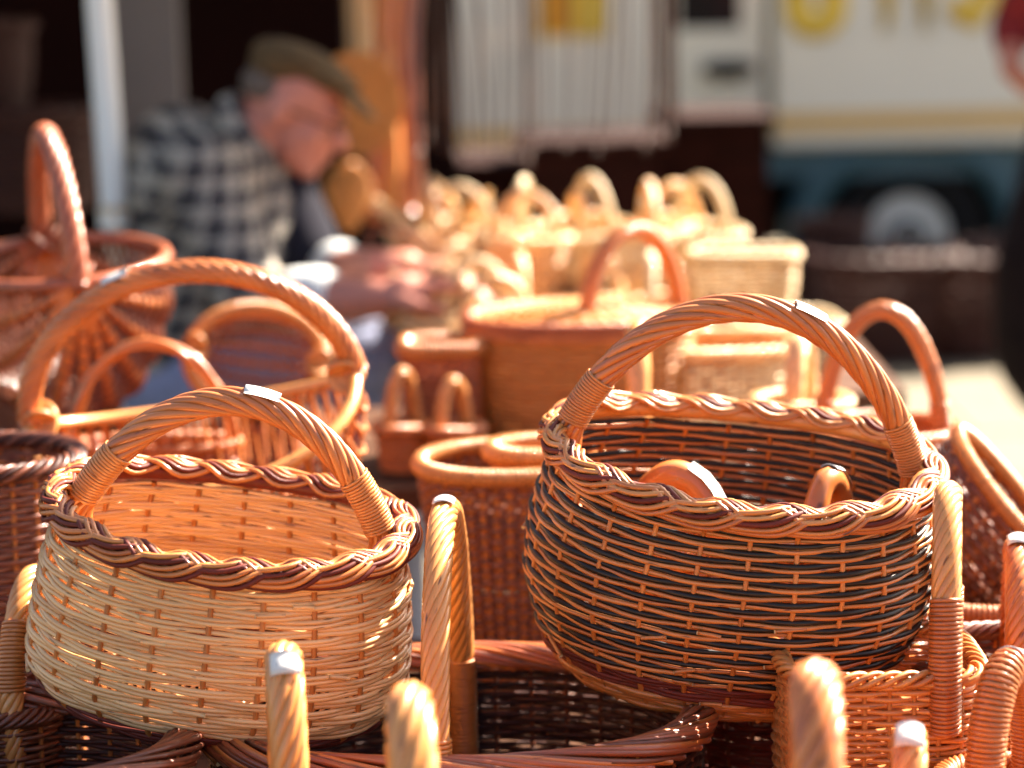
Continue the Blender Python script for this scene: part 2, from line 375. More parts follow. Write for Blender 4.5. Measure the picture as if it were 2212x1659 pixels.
def coil(m, P, rad, r, pitch, sides=5, closed=False, flat=1.0):
    """thin strand wound tightly round a path"""
    P = np.asarray(P, float); ln = np.concatenate([[0], np.cumsum(np.linalg.norm(np.diff(P, axis=0), axis=1))])
    turns = max(1, int(ln[-1] / pitch)); n = turns * 12; rad = rad + .0; s = np.linspace(0, ln[-1], n)
    Q = np.stack([np.interp(s, ln, P[:, k]) for k in range(3)], -1)
    T = np.gradient(Q, axis=0); T /= np.linalg.norm(T, axis=1)[:, None] + 1e-12
    ref = np.array([0.13, 1, .07]) if abs(T[:, 1]).mean() < .6 else np.array([.1, .07, 1])
    A = ref - (T @ ref)[:, None] * T; A /= np.linalg.norm(A, axis=1)[:, None]; B = np.cross(T, A)
    q = np.linspace(0, 2 * PI * turns, n) + np.interp(np.arange(n), np.arange(0, n + 12, 12), rng.normal(size=len(np.arange(0, n + 12, 12))) * .35); rd = np.interp(s, ln, np.broadcast_to(rad, (len(P),)))
    m.tube(Q + (A * np.cos(q)[:, None] + B * np.sin(q)[:, None]) * rd[:, None], r, sides, False, ref=T, flat=flat)
    return m
def arch_path(ha, hh, z0, k=.55, leg=.07, legin=.0, n=90, lean=0.0, dz=0.0):
    t = np.linspace(0, PI, n)
    x = -ha * ((1 - k) * (1 - 2 * t / PI) + k * np.cos(t)); z = z0 + hh * np.sin(t) + dz * (x / ha); y = lean * np.sin(t)
    P = np.stack([x, y, z], -1)
    if leg > 0:
        m = 10; q = np.linspace(1, 0, m, endpoint=False)[:, None]
        d0 = P[0] - P[1]; d0 = d0 / np.linalg.norm(d0); dv = np.array([legin, 0, -1.0]); dv /= np.linalg.norm(dv)
        L0 = P[0] + (d0 * (1 - q) * .45 + dv * (.55 + .45 * q)) * q * leg
        d1 = P[-1] - P[-2]; d1 = d1 / np.linalg.norm(d1); dw = np.array([-legin, 0, -1.0]); dw /= np.linalg.norm(dw)
        q1 = q[::-1]; L1 = P[-1] + (d1 * (1 - q1) * .45 + dw * (.55 + .45 * q1)) * q1 * leg
        P = np.concatenate([L0, P, L1])
    return P
def handle(root, P, rad, nrod, twist, mat, wrap=None, tagpos=None, sides=7, yaw=0, split=True, wrapmat='tan', wr=.0022, cap=True, taglen=.03, core=None, flare=0.0):
    """twisted rope handle along P (an arch in the xz plane turned by yaw), bindings over the given stretches, paper tag"""
    P = np.asarray(P, float)
    if yaw:
        c, s_ = math.cos(R(yaw)), math.sin(R(yaw)); P = np.stack([P[:, 0] * c - P[:, 1] * s_, P[:, 0] * s_ + P[:, 1] * c, P[:, 2]], -1)
    pn = np.array([-math.sin(R(yaw)), math.cos(R(yaw)), 0.0])
    n = len(P); T = np.gradient(P, axis=0); T /= np.linalg.norm(T, axis=1)[:, None]
    A = pn - (T @ pn)[:, None] * T; A /= np.linalg.norm(A, axis=1)[:, None]; B = np.cross(T, A)
    ln = np.concatenate([[0], np.cumsum(np.linalg.norm(np.diff(P, axis=0), axis=1))]); f = ln / ln[-1]
    acc = MB()
    if nrod <= 1:
        m = MB(); m.tube(P, rad * (1 + .04 * np.sin(f * 40)), max(sides, 8), ref=pn); m.build('handle', mat, root)
    else:
        rod = rad * math.sin(PI / nrod) / (1 + math.sin(PI / nrod)) * 1.22; hr = rad - rod
        env = 1 + flare * np.clip((np.abs(f - .5) - .36) / .14, 0, 1)
        if core or True:
            m = MB(); m.tube(P, hr * .85, 8, ref=pn); 
            if split: m.build('handle_core', mat, root)
            else: acc = m
        for g in range(nrod):
            q = 2 * PI * (twist * f + g / nrod)
            Q = P + (A * np.cos(q)[:, None] + B * np.sin(q)[:, None]) * (hr * env)[:, None]
            m = MB() if split else acc
            m.tube(Q, rod * (1 + smooth_noise(n, 6, .06)), sides, ref=pn)
            if split: m.build('handle_rod', mat, root)
        if not split: acc.build('handle', mat, root)
    for (f0, f1) in (wrap or []):
        s = (f >= f0) & (f <= f1)
        if s.sum() > 2:
            m = coil(MB(), P[s], rad + wr * .35, wr * .62, wr * 1.95, 6, flat=1.65); m.build('binding', wrapmat, root)
    if tagpos is not None:
        i = int(np.argmin(np.abs(f - tagpos))); c = P[i]; up = B[i] if B[i][2] > 0 else -B[i]; w = np.linspace(-.72, .72, 9)
        V = []; At = []
        for e_, r_ in ((0, rad + .0018), (1, rad + .0026)):
            for a_ in (-1, -.33, .33, 1):
                k = int(np.clip(np.argmin(np.abs(ln - ln[i] - a_ * taglen / 2)), 0, n - 1)); ck = P[k]; bk = B[k] if B[k] @ up > 0 else -B[k]
                ck = ck + T[k] * ((ln[i] + a_ * taglen / 2) - ln[k])
                for w_ in w: V.append(ck + (bk * math.cos(w_) + A[k] * math.sin(w_)) * r_); At.append((a_ * taglen / 2, w_, e_))
        q = [];
        for e_ in (0, 1):
            for a_ in range(3):
                for b_ in range(8):
                    i0 = e_ * 36 + a_ * 9 + b_; q.append((i0, i0 + 1, i0 + 10, i0 + 9))
        for b_ in range(8): q.append((b_, b_ + 1, 36 + b_ + 1, 36 + b_)); q.append((27 + b_, 28 + b_, 64 + b_, 63 + b_))
        for a_ in range(3): q.append((a_ * 9, a_ * 9 + 9, 45 + a_ * 9, 36 + a_ * 9)); q.append((a_ * 9 + 8, a_ * 9 + 17, 53 + a_ * 9, 44 + a_ * 9))
        m = MB(); m.add(V, [q], np.array(At)); m.build('price_tag', 'paper', root)
def rib_basket(root, ax, by, cz, nrib=9, nw=40, rr=.0022, rib=.004, mat='red', ribmat='red', rimr=.007, rimmat='orange', split=True, sides=6, b0=.16, hoop=None, hmat='orange', hrad=.010, hn=1, htw=8, knot=True, dip=0.0, wrapped=False, tagpos=None, shape=1.0):
    """frame basket: ribs run from one lashing to the other, rods weave across them; rim in the plane z=0, lashings at x=+-ax"""
    def pt(be, al, off=0):
        sb = np.sin(be) ** shape; x = (ax + off) * np.cos(be); y = (by + off) * sb * np.cos(al); z = -(cz + off) * sb * np.sin(al) - dip * sb * np.abs(np.cos(al))
        return np.stack(np.broadcast_arrays(x, y, z), -1)
    als = np.linspace(0, PI, nrib + 2)[1:-1]; acc = MB()
    for al in als:
        be = np.linspace(.06, PI - .06, 40); m = MB() if split else acc
        m.tube(pt(be, np.full_like(be, al)), rib, sides, ref=(0, math.sin(al), math.cos(al)))
        if split: m.build('rib', ribmat, root)
    if not split: tag(acc.build('rib', ribmat, root), kind='stuff')
    acc = MB()
    for j, be in enumerate(np.linspace(b0, PI - b0, nw)):
        n = (nrib + 1) * 4 + 1; al = np.linspace(0, PI, n)
        w = np.cos(al / PI * (nrib + 1) * PI + PI * (j % 2)); be_ = be + smooth_noise(n, 4, .006)
        P = pt(be_, al, w * (rib + rr) * .9); m = MB() if split else acc
        m.tube(P, rr * (1 + smooth_noise(n, 5, .12)), sides, ref=(1, 0, 0))
        if split: m.build('weaver', mat, root)
    if not split: tag(acc.build('woven_wall', mat, root), kind='stuff')
    be = np.linspace(0, 2 * PI, 96, endpoint=False); sb = np.sign(np.sin(be)) * np.abs(np.sin(be)) ** shape
    rim = np.stack([ax * np.cos(be), by * sb, -dip * np.abs(sb)], -1)
    m = MB(); m.tube(rim, rimr, 8, True); m.build('rim', rimmat, root)
    if wrapped:
        coil(MB(), np.concatenate([rim, rim[:1]]), rimr + rr * .4, rr, rr * 2.05, 5).build('rim_binding', rimmat, root)
    if knot:
        for sx in (-1, 1):
            m = MB()
            for k in range(7):
                r_ = rimr * (1.15 + .16 * k); q = np.linspace(0, 2 * PI, 26, endpoint=False); c0 = np.array([sx * ax * (1 - .012 * k), 0, 0])
                for sg in (-1, 1):
                    V = np.array([0, .7, sg * .7]); X = np.array([1.0, 0, 0]) * r_
                    m.tube(c0 + np.cos(q)[:, None] * V[None] * r_ * 1.5 + np.sin(q)[:, None] * X[None], rr * 1.1, 5, True, ref=(0, .7, -sg * .7))
            m.build('lashing', rimmat, root)
    if hoop:
        P = arch_path(ax, hoop, 0, k=.9, leg=.0); handle(root, P, hrad, hn, htw, hmat, sides=sides + 1, tagpos=tagpos)
# ------------------------------------------------------------------ setting: ground, paving, tables, canopy, vans
m = MB(); m.box((-60, -20, -.30), (60, 140, -.012)); tag(m.build('ground', 'ground'), kind='structure')
pav = tag(empty('pavement', (0, 0, 0)), kind='structure')
slab = MB(); slab.box((0, 0, -.05), (.592, .592, 0)); sm = slab.mesh('slab'); sm.materials.append(M['paving'])
for i in range(16):
    for j in range(17):
        x = -2.2 + i * .6 - (.3 if j % 2 else 0); y = 1.2 + j * .6
        o = bpy.data.objects.new('paving_slab', sm); COL.objects.link(o); o.parent = pav
        o.location = (x, y, rng.normal() * .0012); o.rotation_euler = (0, 0, rng.normal() * .002)

def table(x0, x1, y0, y1, z, nplank, label, mat='wood'):
    t = tag(empty('trestle_table', ((x0 + x1) / 2, (y0 + y1) / 2, 0)), label, 'table')
    cx, cy_ = (x0 + x1) / 2, (y0 + y1) / 2; w = (y1 - y0) / nplank
    for k in range(nplank):
        m = MB(); m.box((x0 - cx, y0 + k * w + .003 - cy_, z - .03), (x1 - cx, y0 + (k + 1) * w - .003 - cy_, z + rng.normal() * .0008)); m.build('plank', mat, t)
    for sx in (-1, 1):
        for sy in (-1, 1):
            a = (x1 - x0) / 2 - .08; b = (y1 - y0) / 2 - .06
            m = MB(); m.tube([(sx * (a + .03), sy * b, 0), (sx * a, sy * b, z - .032)], .028, 4, ref=(1, 1, 0)); m.build('leg', mat, t)
    return t
table(-1.25, 1.1, 1.45, 3.06, .575, 7, 'low plank table carrying the front rows of baskets')
table(-1.45, .50, 3.10, 3.70, .765, 4, 'higher plank table behind the front baskets')
table(-.17, .62, 3.74, 4.62, .765, 5, 'narrow plank table under the sunlit pile of pale baskets')

# stall canopy whose front post is the white tube
can = tag(empty('market_canopy', (-.72, 4.32, 0)), 'white tube post of the stall canopy beside the man', 'canopy')
def cpt(x, y, z): return (x + .72, y - 4.32, z)
pb = at(247, 560, 4.3); pt_ = at(219, 0, 4.3)
px_, py_ = pb.x, pb.y
m = MB(); m.tube([cpt(px_, 4.32, 0), cpt(px_ - .003, 4.32, 1.02)], .0195, 14, ref=(1, 0, 0)); m.build('lower_post', 'polewhite', can)
m = MB(); m.tube([cpt(px_ - .003, 4.32, 1.0), cpt(px_ - .03, 4.32, 2.3)], .0245, 14, ref=(1, 0, 0)); m.build('post', 'polewhite', can)
m = MB(); m.tube([cpt(px_ - .003, 4.32, .99), cpt(px_ - .004, 4.32, 1.03)], .028, 14, ref=(1, 0, 0)); m.build('collar', 'polewhite', can)
m = MB(); m.tube([cpt(.465, 6.95, 0), cpt(.465, 6.95, 2.3)], .03, 4, ref=(1, 1, 0)); m.build('rear_post', 'darkwood', can)
m = MB(); m.box(cpt(-4.6, 4.30, 2.28), cpt(.97, 4.34, 2.32)); m.box(cpt(-4.6, 6.93, 2.28), cpt(.97, 6.97, 2.32)); m.box(cpt(.96, 4.34, 2.28), cpt(1.0, 6.93, 2.32)); m.build('rail', 'polewhite', can)
g = 12; V = []; q = []
for i in range(g + 1):
    for j in range(g + 1):
        u, v = i / g, j / g; V.append(cpt(-4.65 + 5.66 * u, 4.28 + 2.72 * v, 2.325 + .5 * min(v, 1 - v) * (1 - .06 * math.sin(PI * u * 4))))
for i in range(g):
    for j in range(g): a = i * (g + 1) + j; q.append((a, a + g + 1, a + g + 2, a + 1))
V2 = [(x, y, z + .004) for x, y, z in V]; n0 = len(V)
m = MB(); m.add(V + V2, [np.concatenate([np.array(q)[:, ::-1], np.array(q) + n0])]); m.build('roof_cloth', 'cloth', can)

# back of the stall
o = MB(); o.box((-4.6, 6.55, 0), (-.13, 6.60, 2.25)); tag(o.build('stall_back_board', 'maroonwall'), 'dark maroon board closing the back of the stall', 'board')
a = at(250, 200, 5.7); b = at(402, 200, 5.7)
o = MB(); o.box((a.x, 5.65, 0), (b.x, 5.70, 2.2)); tag(o.build('grey_door_panel', 'grey'), 'tall plain grey panel behind the white post', 'panel')
sh = tag(empty('wooden_shelf', (-1.6, 5.35, 0)), 'dark wooden shelf at the back left of the stall', 'shelf')
for z, n_ in ((.93, 'shelf_board'), (.45, 'shelf_board')):
    m = MB(); m.box((-.75, -.22, z - .04), (.42, .22, z)); m.build(n_, 'darkwood', sh)
for sx in (-.7, .38):
    m = MB(); m.box((sx - .025, -.2, 0), (sx + .025, .2, 1.75)); m.build('upright', 'darkwood', sh)

# dark counters behind the pile
def counter(px0, px1, pytop, d, label, depth=.5):
    a = at(px0, pytop, d); b = at(px1, pytop, d); t = tag(empty('market_counter', ((a.x + b.x) / 2, a.y, 0)), label, 'counter')
    w = (b.x - a.x) / 2; zt = (a.z + b.z) / 2; n = max(2, int(w * 2 / .14))
    for k in range(n):
        x0 = -w + 2 * w * k / n; m = MB(); m.box((x0 + .003, rng.normal() * .003, .03), (x0 + 2 * w / n - .003, .022, zt - .03)); m.build('plank', 'darkwood', t)
    m = MB(); m.box((-w - .02, -.02, zt - .028), (w + .02, depth, zt)); m.build('counter_top', 'darkwood', t)
    m = MB(); m.box((-w, .03, 0), (w, depth - .03, zt - .03)); m.build('carcass', 'darkwood', t)
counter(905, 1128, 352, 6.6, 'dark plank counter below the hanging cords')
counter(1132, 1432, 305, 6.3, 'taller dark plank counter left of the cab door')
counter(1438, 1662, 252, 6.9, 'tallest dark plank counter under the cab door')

# ---- delivery van on the right: cream box body, ochre stripe, dark chassis and white hub; cab to its left
D = 10.3
va = at(1672, 320, D); vb = at(2160, 300, D)
van = tag(empty('delivery_van', (va.x, va.y, 0), yaw=1.6), 'cream van with ochre stripe, yellow lettering and teal chassis', 'van')
zs = lambda py: at(1900, py, D).z
z_bot = zs(318); z_s0 = zs(282); z_s1 = zs(240); z_ch = zs(385)
m = MB(); m.box((0, 0, z_bot), (3.6, 1.9, 2.75)); bd = m.build('body', 'cream', van)
bv = bd.modifiers.new('b', 'BEVEL'); bv.width = .03; bv.segments = 3
m = MB(); m.box((-.004, -.005, z_s0), (3.6, 0, z_s1)); m.build('stripe', 'ochre', van)
m = MB(); m.box((-.01, .52, .16), (3.5, 1.84, z_ch - .003)); m.build('under_van_blocker', 'black_p', van)  # black box added to block the sunlit ground showing beneath the van
m = MB(); m.box((-.02, .05, z_ch), (3.55, 1.85, z_bot - .004)); m.build('chassis', 'teal', van)
wc = at(1978, 522, D); wx = wc.x - va.x; wz = wc.z; wr_ = .335
# mudguard arch over the wheel
q = np.linspace(-.1, PI + .1, 24); P = np.stack([wx + .47 * np.cos(q), 0 * q + .10, wz + .42 * np.sin(q)], -1)
m = MB(); m.tube(P, .075, 10, ref=(0, 1, 0)); m.build('mudguard', 'teal', van)
def wheel(x, y, z, face=-1):
    w = MB(); q = np.linspace(0, 2 * PI, 40, endpoint=False)
    w.tube(np.stack([x + .265 * np.cos(q), y + 0 * q, z + .265 * np.sin(q)], -1), .085, 10, True, ref=(0, 1, 0)); ob = w.build('tyre', 'rubber', van)
    h = MB(); prof = [(.18, -.05), (.168, -.06), (.15, -.035), (.10, -.055), (.07, -.085), (.0, -.09)]
    V = [];
    for r_, yy in prof:
        for k in range(32): V.append((x + r_ * math.cos(k * PI / 16), y + yy, z + r_ * math.sin(k * PI / 16)))
    qd = [(i * 32 + k, i * 32 + (k + 1) % 32, (i + 1) * 32 + (k + 1) % 32, (i + 1) * 32 + k) for i in range(len(prof) - 1) for k in range(32)]
    h.add(V, [qd]); h.tube([(x, y - .088, z), (x, y - .06, z)], .085, 24, ref=(1, 0, 0), capmi=1); h.tube([(x, y - .04, z), (x, y + .06, z)], .175, 32, ref=(1, 0, 0)); h.build('hub_cap', 'hub', van, mat2='rubber')
wheel(wx, .16, wz); wheel(wx + 2.1, .16, wz)
# lower edges of large yellow letters along the top of the panel
def letter(kind, x0, w, zb, zt):
    m = MB(); y = -.012; r_ = .055
    if kind == 'U': q = np.linspace(PI, 2 * PI, 20); P = [(x0, y, zt)] + [(x0 + w / 2 + w / 2 * math.cos(a_), y, zb + w / 2 + w / 2 * math.sin(a_)) for a_ in q] + [(x0 + w, y, zt)]
    if kind == 'W': P = [(x0, y, zt), (x0 + w * .25, y, zb), (x0 + w * .5, y, zt - .05), (x0 + w * .75, y, zb), (x0 + w, y, zt)]
    if kind == 'J': P = [(x0 + w, y, zt), (x0 + w * .9, y, zb + .08), (x0 + w * .6, y, zb), (x0 + w * .1, y, zb + .06)]
    m.tube(P, r_, 8, ref=(0, 1, 0), flat=.25); m.build('lettering', 'yellow', van)
zt_ = 2.05; lx = lambda px: at(px, 30, D).x - va.x
letter('U', lx(1715), mm(80, D), zs(52), zt_); letter('W', lx(1875), mm(150, D), zs(50), zt_); letter('J', lx(2040), mm(90, D), zs(42), zt_)
letter('U', lx(2190), mm(90, D), zs(46), zt_)
# cab: door with dark handle and dark window above
cx0 = lx(1432) ; cx1 = lx(1650)
m = MB(); m.box((cx0, .06, .55), (cx1, 1.8, zs(54))); m.build('cab_door', 'cream', van)
m = MB(); m.box((cx0 + .06, .07, zs(54) + .003), (cx1 - .1, 1.7, 2.1)); m.build('cab_window', 'glass', van)
m = MB(); m.box((cx1 - .1, .065, zs(54) + .003), (cx1, 1.8, 2.1)); m.box((cx0, .065, zs(54) + .003), (cx0 + .06, 1.8, 2.1)); m.build('window_pillar', 'cream', van)
hx = lx(1572); hz = zs(143)
m = MB(); m.tube([(hx - .09, .05, hz), (hx - .06, .0, hz + .01), (hx + .06, 0, hz + .01), (hx + .09, .05, hz)], .032, 8, ref=(0, 0, 1)); m.box((hx - .06, .045, hz - .045), (hx + .06, .058, hz + .02)); m.build('door_handle', 'black_p', van)
m = MB(); m.box((cx0 + .05, .1, .30), (cx1 - .02, 1.7, .55 - .004)); m.build('step', 'black_p', van)

# ---- second cream van further left, seen between the hanging cords
D2 = 9.6
v2 = tag(empty('delivery_van', (at(890, 320, D2).x, at(890, 320, D2).y, 0), yaw=.3), 'cream van side seen through the row of hanging cords', 'van')
ux = lambda px: at(px, 200, D2).x - v2.location.x
z2 = lambda py: at(1100, py, D2).z
m = MB(); m.box((ux(895), 0, z2(345)), (ux(1428), 1.7, 2.6)); bd = m.build('body', 'cream', v2)
bv = bd.modifiers.new('b', 'BEVEL'); bv.width = .03; bv.segments = 3
m = MB(); m.box((ux(895), -.005, z2(312)), (ux(1428), 0, z2(278))); m.build('stripe', 'ochre', v2)
m = MB(); m.box((ux(920), .06, .32), (ux(1418), 1.64, z2(345) - .004)); m.build('chassis', 'black_p', v2)
m = MB(); m.box((ux(1163), -.012, z2(80)), (ux(1312), -.002, z2(-120))); m.build('poster', 'yellow', v2)
m = MB(); m.box((ux(1170), -.018, z2(70)), (ux(1240), -.0125, z2(-40))); m.build('poster_picture', plain('orange_print', (.80, .30, .02), .5, .3, 8), v2)
for s_ in (1000, 1340):
    w_ = MB(); q = np.linspace(0, 2 * PI, 32, endpoint=False); w_.tube(np.stack([ux(s_) + .25 * np.cos(q), .12 + 0 * q, .33 + .25 * np.sin(q)], -1), .08, 8, True, ref=(0, 1, 0)); w_.build('tyre', 'rubber', v2)
# ------------------------------------------------------------------ the two shopping baskets in focus
def hero_light():
    root = tag(empty('shopping_basket', at(464, 1500, 2.32), 8.5, 8.0, 0), 'pale willow shopping basket with dark and light plaited rim, sharp in front', 'basket')
    pl = Plan(.163, .120, 2.2)
    prof = [(0, .93), (.07, 1.02), (.22, 1.10), (.5, 1.09), (.75, 1.05), (1, .99)]
    def mats(j): return ('maroon', .9) if j < 4 else ('pale', 1.0)
    weave_body(root, pl, .166, prof, 39, .00248, 20, .0029, mats, saddle=.010, sides=8, per=9, wobble=.0007)
    rod_butts(root, pl, .166, prof, .010, 16, .0021, 'pale')
    braid_border(root, pl, .177, .010, 6.0, .0128, .0029, .0025, ('tan', 'maroon', 'orange', 'tan', 'maroon'), sides=8, skew=.5)
    P = arch_path(.143, .118, .180, k=.42, leg=.075, legin=.05, n=130, dz=.0)
    handle(root, P, .0142, 9, 3.0, 'orange', wrap=[(.150, .262), (.735, .845)], tagpos=.53, sides=8, wrapmat='tan', wr=.0016, flare=.35)
    return root
def hero_dark():
    root = tag(empty('shopping_basket', at(1542, 1440, 2.40), 6.6, 9.5, 0), 'black and tan striped willow shopping basket with plaited rim, sharp in front', 'basket')
    pl = Plan(.181, .140, 2.2)
    prof = [(0, .80), (.10, .93), (.22, 1.00), (.45, 1.085), (.7, 1.085), (1, 1.0)]
    def mats(j):
        if j < 6: return ('tan', 1.05)
        if j < 10: return ('maroon', 1.0)
        return ('black', 1.12) if j % 2 else ('tan', .90)
    weave_body(root, pl, .205, prof, 46, .00252, 24, .0027, mats, saddle=.012, sides=8, per=9, base='tan', wobble=.0007)
    rod_butts(root, pl, .205, prof, .012, 12, .0020, 'tan')
    braid_border(root, pl, .217, .012, 6.0, .0135, .0030, .0026, ('tan', 'gold', 'maroon', 'tan', 'orange'), sides=8, skew=.5, rho=.0125)
    P = arch_path(.168, .142, .232, k=.5, leg=.085, legin=.05, n=130, dz=-.010)
    handle(root, P, .0141, 9, 2.9, 'orange', wrap=[(.135, .225), (.775, .865)], tagpos=.56, sides=8, wrapmat='tan', wr=.0015, flare=.35)
    return root
basket_light = hero_light(); basket_dark = hero_dark()
# ------------------------------------------------------------------ the other baskets
P_TUB = [(0, .82), (.3, .93), (.7, 1.0), (1, 1.02)]
P_STRAIGHT = [(0, .94), (.5, 1.0), (1, 1.0)]
P_BELLY = [(0, .80), (.25, 1.02), (.6, 1.06), (1, .98)]
def on(px, py, d, z):
    """the point seen at px on the level z, near depth d (only the sideways place is taken from the photograph)"""
    p = at(px, py, d); return Vector((p.x, p.y, z))
def wb(label, loc, a, b, h, rows, nst, rr, mat, prof=P_TUB, e=2.2, rs=None, roll=0, tilt=0, yaw=0, split=True, sides=6, stake='stake', border='rope', bmat=None, brad=.008, brod=.003, nb=6, bt=9,
       saddle=0.0, pair=1, hd=None, group=None, mats=None, name='wicker_basket', cat='basket', bottom=True, per=4):
    root = tag(empty(name, loc, roll, tilt, yaw), label, cat, group)
    pl = Plan(a, b, e); rs = rs or rr * .9
    weave_body(root, pl, h, prof, rows, rr, nst, rs, mats or (lambda j: (mat, 1.0)), saddle, sides, split, pair, stake, per, bottom=bottom)
    bm = bmat or (mat,); bm = bm if isinstance(bm, tuple) else (bm,)
    if border == 'rope': rope_border(root, pl, h + brad * .6, saddle, bt, brad, brod, nb, bm, sides, prof[-1][1], split=split)
    elif border == 'braid': braid_border(root, pl, h + .010, saddle, bt, brad, brad * .38, brod, tuple((bm * 3)[:3]), sides, sc=prof[-1][1])
    elif border == 'wrap':
        u = np.linspace(0, 1, 120); C, U = rim_curve(pl, u, h + brad * .5, saddle, prof[-1][1])
        m = MB(); m.tube(C[:-1], brad, 8, True); m.build('rim', bm[0], root)
        coil(MB(), C, brad + brod * .4, brod, brod * 2.05, 5).build('rim_binding', bm[0], root)
    if hd:
        P = arch_path(hd['ha'], hd['hh'], h + hd.get('dz', .004), k=hd.get('k', .7), leg=hd.get('leg', .05), legin=.03, n=hd.get('n', 90))
        P[:, 0] += hd.get('ox', 0) * 0
        y_ = hd.get('yaw', 0)
        if hd.get('off'):
            c, s_ = math.cos(R(-y_)), math.sin(R(-y_)); ox, oy = hd['off']; P[:, 0] += ox * c - oy * s_; P[:, 1] += ox * s_ + oy * c
        handle(root, P, hd['rad'], hd.get('nrod', 8), hd.get('tw', 4), hd.get('mat', mat), wrap=hd.get('wrap'), tagpos=hd.get('tag'), sides=hd.get('sides', 7), yaw=y_, split=split, wrapmat=hd.get('wmat', hd.get('mat', mat)), wr=hd.get('wr', .002), taglen=hd.get('taglen', .03))
    return root
TOP = .578        # level of the front table, just clear of the planks
TOP2 = .768

# behind the pale basket: big frame basket, a small one standing in it, a scoop and a large melon basket
def rib(label, loc, roll=0, tilt=0, yaw=0, group=None, **k):
    root = tag(empty('frame_basket', loc, roll, tilt, yaw), label, 'basket', group); rib_basket(root, **k); return root
rib('frame basket with big twisted handle, upright inner rods, behind the pale basket', at(416, 858, 2.78), -8, 9, 0, ax=.190, by=.150, cz=.20, nrib=4, nw=46, rr=.0027, rib=.0045, mat='orange', ribmat='brown', rimr=.008, rimmat='gold', hoop=.150, hmat='orange', hrad=.0145, hn=8, htw=4.5, dip=.062, tagpos=.40, shape=.8)
wb('slim oval basket with a thin smooth arched handle, behind the big frame basket', on(328, 900, 2.985, TOP), .104, .046, .285, 46, 26, .0029, 'red', prof=P_STRAIGHT, border='wrap', brad=.006, brod=.002, bmat='orange', hd=dict(ha=.103, hh=.128, k=.8, rad=.0080, nrod=3, tw=2, mat='orange', dz=.002))
rib('small ribbed scoop basket tipped up, its pale rim catching the sun', at(555, 775, 3.24), 8, 58, 0, ax=.091, by=.075, cz=.080, nrib=9, nw=34, rr=.0019, rib=.004, mat='red', ribmat='orange', rimr=.008, rimmat='gold', wrapped=True)
rib('large reddish melon shaped basket with fanned ribs at the left edge', at(128, 565, 3.22), -2, 4, 108, ax=.17, by=.140, cz=.215, nrib=9, nw=54, rr=.0021, rib=.0085, mat='brown', ribmat='orange', b0=.3, rimr=.0095, rimmat='red', hoop=.170, hmat='red', hrad=.0155, hn=6, htw=4)
wb('little red basket whose small loop handle shows behind the melon basket', on(15, 600, 3.60, TOP2), .085, .075, .17, 24, 22, .0032, 'red', hd=dict(ha=.05, hh=.085, rad=.015, nrod=6, tw=3, mat='red'))
# crate lifting the frame basket
cr = tag(empty('wooden_crate', on(520, 1000, 2.86, TOP)), 'low slatted crate under the frame baskets', 'crate')
for k in range(3):
    for sy in (-1, 1):
        m = MB(); m.box((-.13, sy * .085 - .006, .012 + k * .062), (.13, sy * .085 + .006, .06 + k * .062)); m.build('slat', 'darkwood', cr)
for sx in (-1, 1):
    for sy in (-1, 1):
        m = MB(); m.box((sx * .118 - .011, sy * .068 - .011, 0), (sx * .118 + .011, sy * .068 + .011, .182)); m.build('corner_post', 'darkwood', cr)
for k in range(4):
    m = MB(); m.box((-.128, -.078 + k * .041, .184), (.128, -.044 + k * .041, .194)); m.build('slat', 'darkwood', cr)

# left edge
wb('dull brown round basket cut off by the left edge, beside the pale basket', on(-70, 1000, 2.62, TOP), .115, .10, .345, 52, 26, .0031, 'brown', border='rope', brad=.009, bmat=('brown', 'shade'))
wb('small dark basket low at the left edge with a sunlit bound handle', on(-20, 1400, 2.38, TOP), .085, .085, .16, 26, 22, .003, 'brown', hd=dict(ha=.075, hh=.12, rad=.0125, nrod=8, tw=4, mat='gold', yaw=80, off=(.045, 0), wrap=[(.18, .36)], wmat='tan'))
def sweep_border(root, pl, h, n, span, rad, rod, mats, sc=1.0, sides=7):
    """rods laid along the rim, each rising inside and ending cut outside"""
    for i in range(n):
        u = i / n + np.linspace(0, span, 40); f = np.linspace(0, 1, 40)
        C, U = rim_curve(pl, u, h, 0, sc); a = PI * (1.25 - 1.55 * f) + rng.normal() * .12
        rr_ = rad * (1 + .25 * np.clip(f - .93, 0, 1) / .07)
        P = C + U * (rr_ * np.cos(a) * 1.25)[:, None] + np.array([0, 0, 1.]) * (rr_ * np.sin(a))[:, None]
        m = MB(); m.tube(P, rod * (1 + .1 * rng.normal()), sides, ref=(0, 0, 1), capmi=1); m.build('border_rod', mats[i % len(mats)], root, mat2='cut')
tr = wb('wide brown tray basket in the bottom left corner with loose rod ends', on(-10, 1590, 2.20, TOP), .172, .140, .160, 28, 30, .0031, 'shade', border=None, prof=P_STRAIGHT)  # tray weave takes the shade-darkened colour
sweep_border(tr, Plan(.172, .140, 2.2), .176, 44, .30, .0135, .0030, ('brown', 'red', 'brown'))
kb = wb('broad dark basket between the two front baskets with an upright twisted handle', on(985, 1540, 2.31, TOP), .232, .180, .150, 28, 36, .0030, 'shade', border=None, prof=P_STRAIGHT, stake='brown', e=2.3,  # body colour darkened in place of the shade between the front baskets
        hd=dict(ha=.168, hh=.205, k=.85, rad=.0135, nrod=9, tw=5, mat='gold', yaw=87, off=(-.006, 0), wrap=[(.0, .17), (.86, 1.0)], wmat='tan', leg=.09, tag=.5, taglen=.02))
sweep_border(kb, Plan(.232, .180, 2.3), .165, 62, .24, .0125, .0031, ('red', 'orange', 'brown', 'red'))
